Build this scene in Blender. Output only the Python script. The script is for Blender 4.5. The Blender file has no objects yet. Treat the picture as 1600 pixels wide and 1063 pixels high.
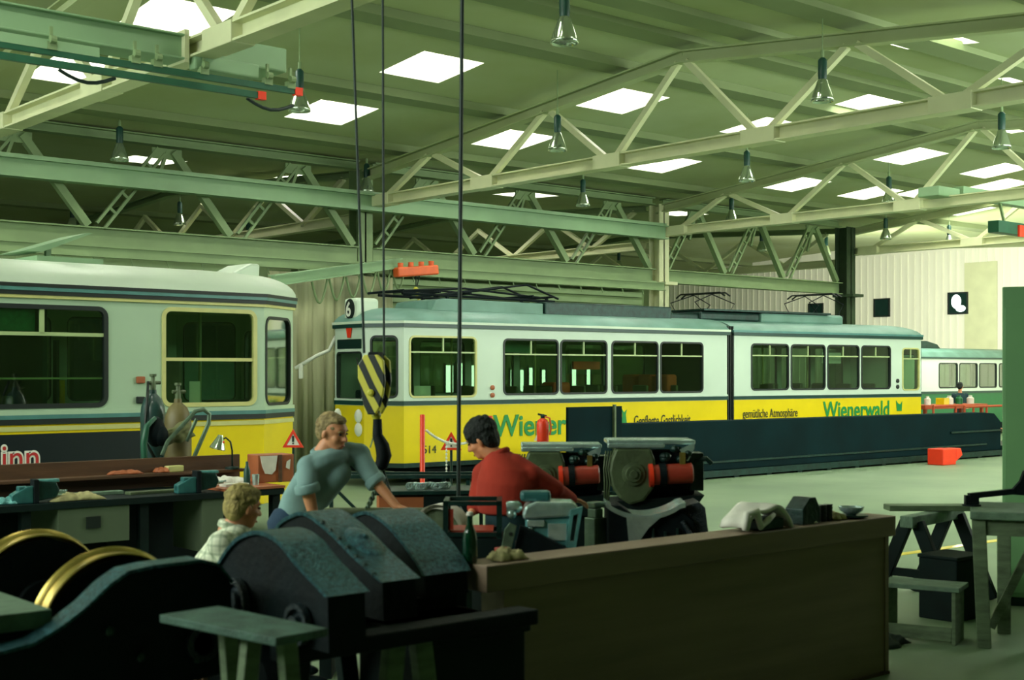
import bpy, bmesh, math, random
from mathutils import Vector, Matrix, Euler
random.seed(7)
PI = math.pi
SC = bpy.context.scene
COL = SC.collection
def R(d): return math.radians(d)
# ---------------------------------------------------------------- camera
FPX = 2080.0; HZ = 583.0; CAMH = 2.03; YAW = 49.1      # focal in px of a 1600 frame, horizon row, eye height
cam_d = bpy.data.cameras.new('camera'); cam = bpy.data.objects.new('camera', cam_d); COL.objects.link(cam)
cam_d.sensor_width = 36; cam_d.lens = 36 * FPX / 1600; cam_d.shift_y = (HZ - 531.5) / 1600
cam_d.clip_end = 300
cam.location = (0, 0, CAMH); cam.rotation_euler = (R(90), 0, R(YAW - 90))
cam_d.dof.use_dof = True; cam_d.dof.focus_distance = 24.0; cam_d.dof.aperture_fstop = 3.2
SC.camera = cam
cA, sA = math.cos(R(YAW)), math.sin(R(YAW))
# ---------------------------------------------------------------- world, lights, exposure
w = bpy.data.worlds.new('world'); SC.world = w; w.use_nodes = True
wb = w.node_tree.nodes['Background']; wb.inputs[0].default_value = (0.66, 1.0, 0.80, 1); wb.inputs[1].default_value = 0.42
SC.view_settings.view_transform = 'Standard'; SC.view_settings.look = 'None'
SC.view_settings.gamma = 1; SC.view_settings.use_curve_mapping = False; SC.view_settings.exposure = 0.85
SKY_STRENGTH = 18.0
# added fill lights standing in for daylight; their gates and windows are not built
def area(name, loc, rot, sx, sy, power, col):
    l = bpy.data.lights.new(name, 'AREA'); l.shape = 'RECTANGLE'; l.size = sx; l.size_y = sy; l.energy = power; l.color = col
    o = bpy.data.objects.new(name, l); COL.objects.link(o); o.location = loc; o.rotation_euler = rot; return o
area('fill_side', (24, 6, 5.2), (R(62), 0, R(10)), 18, 2.5, 1000, (0.9, 1, 0.84))  # added fill for the tram sides, floating inside the hall
area('fill_far', (35.6, 19, 4.7), (R(84), 0, R(-86)), 18, 2.2, 950, (1, 1, 0.86))  # added fill to whiten the end wall, no fitting there
area('fill_gable', (-4, 12, 5.6), (R(66), 0, R(-90)), 14, 2.5, 750, (0.9, 1, 0.88))  # stand-in for unbuilt windows behind the camera

# ---------------------------------------------------------------- placing helpers
def at_d(u, v, d):
    l = (u - 800) / FPX * d
    return Vector((d * cA + l * sA, d * sA - l * cA, CAMH + (HZ - v) * d / FPX))
def at_z(u, v, z): return at_d(u, v, (z - CAMH) * FPX / (HZ - v))
def at_y(u, v, Y):
    r = (u - 800) / FPX; return at_d(u, v, Y / (sA - r * cA))
def at_x(u, v, X):
    r = (u - 800) / FPX; return at_d(u, v, X / (cA + r * sA))
def s_on(u, P, yaw):           # distance along a wall line from P where image column u meets it
    r = (u - 800) / FPX; dx, dy = math.cos(yaw), math.sin(yaw)
    k = (cA + r * sA) / (sA - r * cA)
    return (k * P[1] - P[0]) / (dx - k * dy)
ROLL = R(YAW - 90)             # z rotation that turns local x into the picture's right

# ---------------------------------------------------------------- materials
def lin(c):
    return tuple((x / 12.92 if x <= .04045 else ((x + .055) / 1.055) ** 2.4) for x in [v / 255 for v in c]) + (1,)
MATS = {}
def mat(name, c, rough=.6, metal=0, var=.12, scale=6, bump=.0, bscale=40, c2=None, coat=0, stretch=None, spec=.5):
    m = bpy.data.materials.new(name); m.use_nodes = True; nt = m.node_tree; b = nt.nodes['Principled BSDF']
    b.inputs['Roughness'].default_value = rough; b.inputs['Metallic'].default_value = metal
    b.inputs['Coat Weight'].default_value = coat; b.inputs['Specular IOR Level'].default_value = spec
    tc = nt.nodes.new('ShaderNodeTexCoord'); n = nt.nodes.new('ShaderNodeTexNoise'); n.inputs['Scale'].default_value = scale
    n.inputs['Detail'].default_value = 5
    mp = nt.nodes.new('ShaderNodeMapping'); nt.links.new(tc.outputs['Object'], mp.inputs[0]); nt.links.new(mp.outputs[0], n.inputs['Vector'])
    if stretch: mp.inputs['Scale'].default_value = stretch
    r = nt.nodes.new('ShaderNodeValToRGB'); nt.links.new(n.outputs['Fac'], r.inputs[0])
    a = lin(c); d = lin(c2) if c2 else tuple(x * (1 - var * 2) for x in a[:3]) + (1,)
    r.color_ramp.elements[0].position = .3; r.color_ramp.elements[1].position = .7
    r.color_ramp.elements[0].color = d; r.color_ramp.elements[1].color = a
    nt.links.new(r.outputs[0], b.inputs['Base Color'])
    if bump:
        n2 = nt.nodes.new('ShaderNodeTexNoise'); n2.inputs['Scale'].default_value = bscale
        nt.links.new(mp.outputs[0], n2.inputs['Vector'])
        bp = nt.nodes.new('ShaderNodeBump'); bp.inputs['Strength'].default_value = bump; bp.inputs['Distance'].default_value = .02
        nt.links.new(n2.outputs['Fac'], bp.inputs['Height']); nt.links.new(bp.outputs[0], b.inputs['Normal'])
    MATS[name] = m; return m
def emit(name, c, s):
    m = bpy.data.materials.new(name); m.use_nodes = True; nt = m.node_tree; nt.nodes.clear()
    e = nt.nodes.new('ShaderNodeEmission'); o = nt.nodes.new('ShaderNodeOutputMaterial')
    e.inputs[0].default_value = lin(c); e.inputs[1].default_value = s; nt.links.new(e.outputs[0], o.inputs[0]); MATS[name] = m; return m
def glass(name, tint, refl=.5, rough=.03):
    m = bpy.data.materials.new(name); m.use_nodes = True; nt = m.node_tree; nt.nodes.clear()
    t = nt.nodes.new('ShaderNodeBsdfTransparent'); g = nt.nodes.new('ShaderNodeBsdfGlossy'); mx = nt.nodes.new('ShaderNodeMixShader')
    f = nt.nodes.new('ShaderNodeMapRange'); lw = nt.nodes.new('ShaderNodeLayerWeight'); lw.inputs[0].default_value = .35; nt.links.new(lw.outputs['Facing'], f.inputs[0]); f.inputs[3].default_value = .10; f.inputs[4].default_value = refl; o = nt.nodes.new('ShaderNodeOutputMaterial')
    t.inputs[0].default_value = lin(tint); g.inputs['Roughness'].default_value = rough
    nt.links.new(f.outputs[0], mx.inputs[0]); nt.links.new(t.outputs[0], mx.inputs[1]); nt.links.new(g.outputs[0], mx.inputs[2]); nt.links.new(mx.outputs[0], o.inputs[0])
    MATS[name] = m; return m
M = MATS
mat('roof_deck', (172, 184, 142), .85, var=.06, scale=.5, c2=(158, 168, 118))
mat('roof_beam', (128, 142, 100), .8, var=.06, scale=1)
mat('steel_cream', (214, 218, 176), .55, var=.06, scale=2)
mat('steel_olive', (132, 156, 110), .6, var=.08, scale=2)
mat('steel_mint', (140, 174, 134), .5, var=.06, scale=2)
mat('rail_green', (30, 92, 66), .45, var=.12, scale=4)
mat('concrete', (128, 150, 116), .5, var=.10, scale=.45, c2=(102, 126, 96), bump=.05, bscale=12)
mat('wall_cream', (240, 240, 220), .8, var=.04, scale=1.2, stretch=(1, 6, .3))
mat('wall_dim', (126, 150, 100), .85, var=.12, scale=.6)
mat('curtain', (176, 180, 142), .95, var=.14, scale=1.2, stretch=(3, 1, .4))
mat('tram_white', (206, 224, 208), .28, var=.03, scale=1.5, coat=.3)
mat('tram_grey_white', (178, 204, 176), .32, var=.04, scale=1.5, coat=.3)
mat('tram_yellow', (240, 214, 20), .28, var=.04, scale=2, coat=.4)
mat('tram_roof', (112, 152, 140), .5, var=.12, scale=1.2, c2=(84, 122, 108))
mat('tram_roof_white', (210, 226, 206), .45, var=.04, scale=1.2)
mat('belt_green', (24, 66, 60), .35, var=.1)
mat('belt_blue', (86, 140, 136), .35, var=.1)
mat('rubber', (16, 30, 26), .5, var=.1)
mat('frame_cream', (206, 204, 132), .4, var=.06)
mat('frame_pale', (176, 196, 140), .4, var=.06)
mat('ad_black', (10, 26, 30), .4, var=.1)
mat('text_green', (20, 140, 66), .5, var=.03)
mat('text_black', (24, 44, 26), .5, var=.03)
mat('text_red', (190, 40, 40), .5, var=.03)
mat('white', (236, 238, 226), .5, var=.03)
mat('tarp_black', (5, 34, 38), .85, var=.2, scale=1.3, spec=.12)
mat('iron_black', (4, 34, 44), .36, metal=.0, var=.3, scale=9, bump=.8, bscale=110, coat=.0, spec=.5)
mat('iron_painted_sheen', (62, 116, 126), .3, metal=.6, scale=55, c2=(10, 40, 48), bump=.9, bscale=140)  # black iron; bluish speckled highlights are painted into the base colour
mat('column_dark', (58, 76, 54), .7, spec=.2)
mat('plank_dark', (74, 108, 94), .75, var=.3, scale=9, bump=.3, bscale=60)
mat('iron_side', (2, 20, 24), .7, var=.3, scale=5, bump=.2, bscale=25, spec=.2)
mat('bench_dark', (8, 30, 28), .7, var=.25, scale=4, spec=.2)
mat('metal_dark', (24, 60, 54), .4, metal=.3, var=.3, scale=9, bump=.2, bscale=30)
mat('metal_grey', (110, 136, 112), .42, metal=.4, var=.25, scale=10, bump=.15, bscale=30)
mat('metal_olive', (92, 108, 76), .5, metal=.2, var=.2, scale=8, bump=.2, bscale=24)
mat('metal_bright', (200, 226, 224), .25, metal=.7, var=.12, scale=12, bump=.3, bscale=18)
mat('steel_teal', (104, 172, 172), .32, metal=.35, var=.25, scale=10, bump=.15, bscale=20)
mat('vise_teal', (52, 112, 112), .4, metal=.1, var=.2, scale=8)
mat('brass', (206, 182, 100), .3, metal=.85, var=.25, scale=7)
mat('motor_red', (166, 56, 38), .45, var=.15, scale=8, bump=.15, bscale=20)
mat('signal_red', (240, 60, 28), .4, var=.05)
mat('signal_orange', (226, 96, 38), .5, var=.1)
mat('rail_orange', (186, 80, 44), .5, var=.1)
mat('wood_brown', (96, 66, 42), .6, var=.2, scale=2, stretch=(1, 8, 8), bump=.1, bscale=12)
mat('wood_counter', (146, 124, 104), .6, var=.14, scale=1.4, stretch=(.6, 3, 7), bump=.05, bscale=8)
mat('wood_grey', (104, 124, 92), .75, var=.25, scale=3, stretch=(2, 2, 8), bump=.2, bscale=20)
mat('wood_top', (104, 132, 108), .7, var=.25, scale=5, stretch=(2, 8, 2), bump=.2, bscale=20)
mat('wood_orange', (176, 98, 58), .55, var=.15, scale=3)
mat('cabinet_grey', (92, 106, 84), .5, var=.1, scale=2)
mat('cabinet_mint', (116, 166, 112), .5, var=.05, scale=1.5)
mat('cylinder_teal', (40, 72, 68), .35, var=.15, scale=3, coat=.2)
mat('cylinder_ochre', (116, 104, 62), .5, var=.2, scale=3)
mat('tarp_khaki', (120, 124, 80), .9, var=.25, scale=8, bump=.3, bscale=10)
mat('hook_yellow', (200, 196, 56), .45, var=.2, scale=6)
mat('rope', (16, 44, 38), .6, var=.2, scale=30)
mat('reflector', (200, 214, 196), .12, metal=.85, var=.05, scale=3)
mat('lamp_body', (26, 72, 62), .45, var=.1)
mat('cloth_white', (230, 228, 216), .9, var=.08, scale=12, bump=.3, bscale=10)
mat('cloth_tan', (186, 178, 128), .95, var=.25, scale=20, bump=.4, bscale=14)
mat('skin', (214, 140, 98), .5, var=.06, scale=9)
mat('skin_red', (212, 144, 104), .5, var=.08, scale=9)
mat('lip', (176, 84, 70), .5)
mat('eye', (30, 30, 28), .3)
mat('hair_grey', (164, 142, 96), .8, var=.3, scale=30, bump=.8, bscale=50)
mat('hair_black', (8, 22, 18), .8, var=.3, scale=30, bump=.8, bscale=45)
mat('hair_blond', (172, 154, 90), .8, var=.25, scale=30, bump=.8, bscale=50)
mat('shirt_blue', (128, 160, 160), .9, var=.10, scale=5, bump=.35, bscale=7)
mat('sweater_red', (176, 54, 36), .95, var=.14, scale=4, bump=.35, bscale=8)
mat('trousers_navy', (30, 58, 84), .9, var=.15, scale=5, bump=.3, bscale=7)
mat('overall_navy', (16, 52, 58), .9, var=.15, scale=5)
mat('seat_dark', (120, 126, 96), .7, var=.2)
mat('seat_orange', (214, 92, 34), .6, var=.1)
mat('bottle_green', (8, 52, 32), .08, var=.1, coat=.5)
mat('window_dark', (26, 52, 46), .2)
mat('green_sign', (60, 140, 90), .4, var=.2, scale=18)
mat('green_band', (22, 110, 62), .4, var=.06)
mat('blue_grey', (92, 136, 126), .6, var=.06)
glass('tram_glass', (214, 232, 214), .5)
glass('tram_glass_clear', (226, 240, 226), .6)
emit('daylight', (255, 255, 240), SKY_STRENGTH)
emit('daylight_pane', (250, 255, 250), 3.0)
emit('bulb', (255, 255, 240), 2.5)

# plaid shirt
def plaid():
    m = mat('plaid', (230, 232, 214), .9, var=.04, bump=.3, bscale=8); nt = m.node_tree; b = nt.nodes['Principled BSDF']
    tc = nt.nodes.new('ShaderNodeTexCoord'); out = None
    base = nt.nodes.new('ShaderNodeRGB'); base.outputs[0].default_value = lin((226, 230, 206)); cur = base.outputs[0]
    for ax in ('X', 'Z', 'Y'):
        wv = nt.nodes.new('ShaderNodeTexWave'); wv.bands_direction = ax; wv.inputs['Scale'].default_value = 6.5; wv.inputs['Distortion'].default_value = .6
        nt.links.new(tc.outputs['Object'], wv.inputs['Vector'])
        rp = nt.nodes.new('ShaderNodeValToRGB'); rp.color_ramp.elements[0].position = .72; rp.color_ramp.elements[1].position = .9
        nt.links.new(wv.outputs['Fac'], rp.inputs[0])
        ml = nt.nodes.new('ShaderNodeMath'); ml.operation = 'MULTIPLY'; ml.inputs[1].default_value = .45; nt.links.new(rp.outputs[0], ml.inputs[0])
        mx = nt.nodes.new('ShaderNodeMixRGB'); nt.links.new(ml.outputs[0], mx.inputs[0]); nt.links.new(cur, mx.inputs[1]); mx.inputs[2].default_value = lin((120, 140, 110)); cur = mx.outputs[0]
    nt.links.new(cur, b.inputs['Base Color'])
plaid()

# ---------------------------------------------------------------- mesh builder
class MB:
    def __init__(s): s.bm = bmesh.new()
    def quad(s, pts): return s.bm.faces.new([s.bm.verts.new(p) for p in pts])
    def mesh(s, vs, fs):
        bv = [s.bm.verts.new(v) for v in vs]
        for f in fs:
            try: s.bm.faces.new([bv[i] for i in f])
            except ValueError: pass
        return bv
    def box(s, x0, x1, y0, y1, z0, z1, m=None):
        vs = [Vector((x, y, z)) for x in (x0, x1) for y in (y0, y1) for z in (z0, z1)]
        if m is not None: vs = [m @ v for v in vs]
        s.mesh(vs, [(0, 1, 3, 2), (4, 6, 7, 5), (0, 4, 5, 1), (2, 3, 7, 6), (0, 2, 6, 4), (1, 5, 7, 3)]); return s
    def bar(s, p, q, a=.05, b=None, up=(0, 0, 1)):      # rectangular bar from p to q, a wide, b tall
        b = b or a; p, q = Vector(p), Vector(q); d = (q - p).normalized(); u = Vector(up)
        if abs(d.dot(u)) > .99: u = Vector((1, 0, 0))
        x = d.cross(u).normalized(); y = x.cross(d).normalized()
        vs = [e + x * i * a / 2 + y * j * b / 2 for e in (p, q) for (i, j) in ((-1, -1), (1, -1), (1, 1), (-1, 1))]
        s.mesh(vs, [(3, 2, 1, 0), (4, 5, 6, 7), (0, 1, 5, 4), (1, 2, 6, 5), (2, 3, 7, 6), (3, 0, 4, 7)]); return s
    def ibeam(s, p, q, w=.2, h=.3, t=.025):
        p, q = Vector(p), Vector(q); z = Vector((0, 0, 1))
        s.bar(p + z * (h / 2 - t / 2), q + z * (h / 2 - t / 2), w, t); s.bar(p - z * (h / 2 - t / 2), q - z * (h / 2 - t / 2), w, t); s.bar(p, q, t * .8, h - 2 * t); return s
    def tube(s, pts, r, n=8, closed=False, caps=True):
        pts = [Vector(p) for p in pts]; rs = r if isinstance(r, (list, tuple)) else [r] * len(pts); rings = []
        prev = None
        for i, p in enumerate(pts):
            a = pts[i - 1] if (i or closed) else p; b = pts[(i + 1) % len(pts)] if (i < len(pts) - 1 or closed) else p
            d = (b - a).normalized()
            if prev is None:
                u = Vector((0, 0, 1)) if abs(d.z) < .9 else Vector((1, 0, 0)); x = d.cross(u).normalized()
            else:
                x = (prev - d * prev.dot(d)).normalized()
            prev = x; y = d.cross(x)
            rings.append([s.bm.verts.new(p + (x * math.cos(2 * PI * k / n) + y * math.sin(2 * PI * k / n)) * rs[i]) for k in range(n)])
        m = len(rings)
        for i in range(m if closed else m - 1):
            A, B = rings[i], rings[(i + 1) % m]
            for k in range(n): s.bm.faces.new((A[k], A[(k + 1) % n], B[(k + 1) % n], B[k]))
        if caps and not closed:
            s.bm.faces.new(rings[0][::-1]); s.bm.faces.new(rings[-1])
        return s
    def lathe(s, prof, o=(0, 0, 0), ax=(0, 0, 1), n=24, caps=True):   # prof: (radius, height along axis)
        o = Vector(o); z = Vector(ax).normalized(); u = Vector((0, 0, 1)) if abs(z.z) < .9 else Vector((1, 0, 0))
        x = z.cross(u).normalized(); y = z.cross(x); rings = []
        for r, h in prof:
            rings.append([s.bm.verts.new(o + z * h + (x * math.cos(2 * PI * k / n) + y * math.sin(2 * PI * k / n)) * max(r, 1e-4)) for k in range(n)])
        for A, B in zip(rings, rings[1:]):
            for k in range(n): s.bm.faces.new((A[k], A[(k + 1) % n], B[(k + 1) % n], B[k]))
        if caps: s.bm.faces.new(rings[0][::-1]); s.bm.faces.new(rings[-1])
        return s
    def prism(s, poly, f0, f1):     # poly: 2-D points; f0,f1 map a point to 3-D for the two ends
        n = len(poly); A = [s.bm.verts.new(f0(p)) for p in poly]; B = [s.bm.verts.new(f1(p)) for p in poly]
        s.bm.faces.new(A[::-1]); s.bm.faces.new(B)
        for k in range(n): s.bm.faces.new((A[k], A[(k + 1) % n], B[(k + 1) % n], B[k]))
        return s
    def ell(s, c, r, m=None, nu=16, nv=10):
        c = Vector(c); r = Vector(r) if not isinstance(r, (int, float)) else Vector((r, r, r)); rot = m or Matrix.Identity(3); rings = []
        top = s.bm.verts.new(c + rot @ Vector((0, 0, r.z))); bot = s.bm.verts.new(c - rot @ Vector((0, 0, r.z)))
        for i in range(1, nv):
            t = PI * i / nv
            rings.append([s.bm.verts.new(c + rot @ Vector((r.x * math.sin(t) * math.cos(2 * PI * k / nu), r.y * math.sin(t) * math.sin(2 * PI * k / nu), r.z * math.cos(t)))) for k in range(nu)])
        for k in range(nu):
            s.bm.faces.new((top, rings[0][k], rings[0][(k + 1) % nu])); s.bm.faces.new((bot, rings[-1][(k + 1) % nu], rings[-1][k]))
        for A, B in zip(rings, rings[1:]):
            for k in range(nu): s.bm.faces.new((A[k], B[k], B[(k + 1) % nu], A[(k + 1) % nu]))
        return s
    def cap(s, p, q, r0, r1, n=14):   # tapered capsule
        p, q = Vector(p), Vector(q); d = (q - p).normalized(); pts, rs = [], []
        for k in range(4): t = PI / 2 * (k + .25) / 4.25; pts.append(p - d * r0 * math.cos(t)); rs.append(r0 * math.sin(t))
        for k in range(4)[::-1]: t = PI / 2 * (k + .25) / 4.25; pts.append(q + d * r1 * math.cos(t)); rs.append(r1 * math.sin(t))
        return s.tube(pts, rs, n)
    def loft(s, secs, n=20):   # sections: (centre, half width vector, half depth vector)
        rings = []
        for c, a, b in secs:
            c, a, b = Vector(c), Vector(a), Vector(b)
            rings.append([s.bm.verts.new(c + a * math.cos(2 * PI * k / n) + b * math.sin(2 * PI * k / n)) for k in range(n)])
        for A, B in zip(rings, rings[1:]):
            for k in range(n): s.bm.faces.new((A[k], A[(k + 1) % n], B[(k + 1) % n], B[k]))
        s.bm.faces.new(rings[0][::-1]); s.bm.faces.new(rings[-1]); return s
    def panel(s, P, Q, z0, z1, holes=(), t=.05, inward=None):
        # upright wall from plan point P to Q; holes (s0,s1,h0,h1,r) along it; t thick on the inner side
        P, Q = Vector((P[0], P[1], 0)), Vector((Q[0], Q[1], 0)); L = (Q - P).length; d = (Q - P) / L; nrm = Vector((d.y, -d.x, 0))
        def pt(a, z, k=0): return P + d * a - nrm * t * k + Vector((0, 0, z))
        hs = sorted(holes); cuts = [0]
        for i in range(len(hs) - 1): cuts.append((hs[i][1] + hs[i + 1][0]) / 2)
        cuts.append(L)
        if not hs:
            s.box(0, L, -t, 0, z0, z1, Matrix.Translation(P) @ Matrix.Rotation(math.atan2(d.y, d.x), 4, 'Z') @ Matrix.Translation((0, t, 0))); return s
        for i, h in enumerate(hs):
            a0, a1 = cuts[i], cuts[i + 1]; inner, outer = [], []; r = h[4]; K = 5
            for (cx, cz, ox, oz, st) in ((h[1] - r, h[3] - r, a1, z1, 0), (h[0] + r, h[3] - r, a0, z1, 90), (h[0] + r, h[2] + r, a0, z0, 180), (h[1] - r, h[2] + r, a1, z0, 270)):
                for k in range(K + 1):
                    th = R(st + 90 * k / K); inner.append((cx + r * math.cos(th), cz + r * math.sin(th))); outer.append((ox, oz))
            n = len(inner); I0 = [s.bm.verts.new(pt(*p)) for p in inner]; I1 = [s.bm.verts.new(pt(*p, 1)) for p in inner]
            for kk, I in ((0, I0), (1, I1)):
                O = {}
                for p in outer:
                    if p not in O: O[p] = s.bm.verts.new(pt(*p, kk))
                for k in range(n):
                    a, b = O[outer[k]], O[outer[(k + 1) % n]]; vs = [I[k], a] + ([b] if b is not a else []) + [I[(k + 1) % n]]
                    s.bm.faces.new(vs)
            for k in range(n): s.bm.faces.new((I0[k], I0[(k + 1) % n], I1[(k + 1) % n], I1[k]))
        return s
    def ring(s, P, Q, h, w=.03, t=.05, off=.01):   # rounded rectangular frame around a hole of a panel
        P, Q = Vector((P[0], P[1], 0)), Vector((Q[0], Q[1], 0)); d = (Q - P).normalized(); nrm = Vector((d.y, -d.x, 0)); K = 5; loops = []
        for (g, o) in ((w * .4, off), (-w * .6, off), (-w * .6, off - t), (w * .4, off - t)):
            L = []
            r = h[4]
            for (cx, cz, st) in ((h[1] - r, h[3] - r, 0), (h[0] + r, h[3] - r, 90), (h[0] + r, h[2] + r, 180), (h[1] - r, h[2] + r, 270)):
                for k in range(K + 1):
                    th = R(st + 90 * k / K); L.append(s.bm.verts.new(P + d * (cx + (r + g) * math.cos(th)) + nrm * o + Vector((0, 0, cz + (r + g) * math.sin(th)))))
            loops.append(L)
        n = len(loops[0])
        for i in range(4):
            A, B = loops[i], loops[(i + 1) % 4]
            for k in range(n): s.bm.faces.new((A[k], A[(k + 1) % n], B[(k + 1) % n], B[k]))
        return s
    def build(s, name, m, parent=None, smooth=False, bevel=0, mods=None, loc=None, seg=2):
        bmesh.ops.recalc_face_normals(s.bm, faces=s.bm.faces)
        me = bpy.data.meshes.new(name); s.bm.to_mesh(me); s.bm.free(); o = bpy.data.objects.new(name, me); COL.objects.link(o)
        me.materials.append(M[m] if isinstance(m, str) else m)
        if smooth:
            for p in me.polygons: p.use_smooth = True
            if smooth == 'auto':
                bm = bmesh.new(); bm.from_mesh(me)
                for e in bm.edges:
                    if len(e.link_faces) == 2 and e.calc_face_angle(0) > .7: e.smooth = False
                bm.to_mesh(me); bm.free()
        if bevel:
            b = o.modifiers.new('bevel', 'BEVEL'); b.width = bevel; b.segments = seg; b.limit_method = 'ANGLE'; b.angle_limit = .7
        if parent: o.parent = parent
        if loc: o.location = loc
        return o
def empty(name, loc=(0, 0, 0), rz=0):
    o = bpy.data.objects.new(name, None); COL.objects.link(o); o.location = loc; o.rotation_euler = (0, 0, rz); o.empty_display_size = .1; return o
def tag(o, label, cat, group=None, kind=None):
    if label: o['label'] = label
    if cat: o['category'] = cat
    if group: o['group'] = group
    if kind: o['kind'] = kind
    return o
def struct(o): o['kind'] = 'structure'; return o
def kids(o): return [c for c in COL.objects if c.parent == o]
def dup(root, loc, rz=None, label=None, scale=None):
    def rec(o, par):
        c = o.copy(); COL.objects.link(c); c.parent = par
        for k in kids(o): rec(k, c)
        return c
    c = rec(root, None); c.location = loc
    if rz is not None: c.rotation_euler = (0, 0, rz)
    if label: c['label'] = label
    return c
def text(body, size, x, z, m, parent, name, y=-.012, ry=0, sx=1, rot=None, extrude=.002, bold=0):
    cu = bpy.data.curves.new(name, 'FONT'); cu.body = body; cu.size = size; cu.extrude = extrude; cu.offset = bold
    t = bpy.data.objects.new(name, cu); COL.objects.link(t)
    bpy.context.view_layer.update()
    me = bpy.data.meshes.new_from_object(t.evaluated_get(bpy.context.evaluated_depsgraph_get())); COL.objects.unlink(t); bpy.data.objects.remove(t)
    o = bpy.data.objects.new(name, me); COL.objects.link(o); me.materials.clear(); me.materials.append(M[m])
    o.parent = parent; o.location = (x, y, z); o.rotation_euler = rot or (R(90), ry, 0); o.scale = (sx, 1, 1); return o
# ================================================================ THE HALL
RIDGE = 14.3; PER = 17.8; YL = 23.2
def zroof(Y):
    t = ((Y - RIDGE + PER / 2) % PER) - PER / 2
    k = .45 if Y > 23.2 else .9            # the bay beyond the columns has a flatter roof
    return 6.5 + k * (1 - abs(t) / (PER / 2))
def roof_pt(u, v):
    d = 36.0; p = at_d(u, v, 1.0)
    for _ in range(80): q = at_d(u, v, d); d = d * (zroof(q.y) - CAMH) / max(q.z - CAMH, .01) * .5 + d * .5
    q = at_d(u, v, d); return (round(q.x, 2), round(q.y, 2))
XS = [7.0, 16.0, 25.0, 34.0]          # cross trusses
# floor
f = MB(); f.box(-6.2, 50, -7, 46, -.1, 0); struct(f.build('floor', 'concrete'))
f = MB(); p = at_z(1330, 838, 0.0)
f.bar((9.0, 8.55, .003), (16, 8.3, .003), .12, .004); struct(f.build('trim_1', 'tram_yellow'))
# skylights: centre x, y (from the roof bays, plus an added row out of view)
SK = [(8.8, 17.4), (8.6, 20.4), (13.4, 17.5), (13.4, 20.5), (17.8, 17.4), (17.8, 20.5), (21.9, 17.4), (17.9, 11.2), (22.4, 14.9),
      (22.4, 20.6), (27.3, 20.6), (27.4, 17.4), (30.2, 20.4), (31.0, 17.3), (22.2, 11.4),
      (13.3, 11.2), (26.8, 11.6), (27.0, 14.4), (31, 11.5), (35.4, 17.4), (35.3, 20.6), (31, 14.4), (35.4, 11.5), (35.4, 14.4), (4.3, 17.4), (4.3, 11.2), (8.8, 11.2), (4.3, 20.4), (2.8, 8.4), (7.2, 8.4), (11.6, 8.4)]  # final entries: unseen skylights added to put highlights on the gear cases
SK += [roof_pt(u, v) for u, v in ((232, 251), (105, 266), (392, 288), (482, 279), (822, 305), (715, 318), (1060, 334))]
for q in ((1400, 270), (1335, 300), (1500, 283), (1262, 296), (1560, 290), (1450, 300)):
    a = roof_pt(*q)
    if a[0] < 44 and all(max(abs(a[0] - b[0]), abs(a[1] - b[1])) > 1.3 for b in SK): SK.append(a)
SK = [(a, b) for a, b in SK]
HW = .62
xs = {-6.0, 50.0}; ys = {-6.5, RIDGE - PER, 5.4, RIDGE, YL, YL + PER / 2, YL + PER, 44.0}
for x, y in SK: xs |= {round(x - HW, 3), round(x + HW, 3)}; ys |= {round(y - HW, 3), round(y + HW, 3)}
xs = sorted(xs); ys = sorted(ys); f = MB(); grid = {}
def gv(i, j, top):
    k = (i, j, top)
    if k not in grid: grid[k] = f.bm.verts.new((xs[i], ys[j], zroof(ys[j]) + .12 * top))
    return grid[k]
for i in range(len(xs) - 1):
    for j in range(len(ys) - 1):
        cx, cy = (xs[i] + xs[i + 1]) / 2, (ys[j] + ys[j + 1]) / 2
        if any(abs(cx - a) < HW and abs(cy - b) < HW for a, b in SK): continue
        f.bm.faces.new((gv(i, j, 0), gv(i, j + 1, 0), gv(i + 1, j + 1, 0), gv(i + 1, j, 0))); f.bm.faces.new((gv(i, j, 1), gv(i + 1, j, 1), gv(i + 1, j + 1, 1), gv(i, j + 1, 1)))
struct(f.build('ceiling', 'roof_deck'))
# broad stepped deck beams running along the hall
n = 1
for Y in (2.2, 5.2, 8.2, 11.1, 12.9, 14.3, 15.8, 18.95, 22.0, 36.5):
    f = MB(); f.box(-6, 50, Y - .24, Y + .24, zroof(Y) - .12, zroof(Y) + .02); n += 1
    struct(f.build('trim_%d' % n, 'roof_beam'))
for i, (x, y) in enumerate(SK):
    z = min(zroof(y - HW), zroof(y + HW)); root = struct(empty('window_%d' % (i + 1), (x, y, zroof(y))))
    h = .42; g = HW - .2; f = MB(); A = [(-HW, -HW), (HW, -HW), (HW, HW), (-HW, HW)]; sl = lambda q: zroof(y + q) - zroof(y)
    for k in range(4):
        (x0, y0), (x1, y1) = A[k], A[(k + 1) % 4]; e = g / HW
        f.quad([(x0, y0, sl(y0)), (x1, y1, sl(y1)), (x1 * e, y1 * e, h), (x0 * e, y0 * e, h)])
    f.build('window_frame', 'white', root)
    f = MB(); f.box(-g - .02, g + .02, -g - .02, g + .02, h, h + .05); f.build('pane', 'daylight', root)
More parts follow.
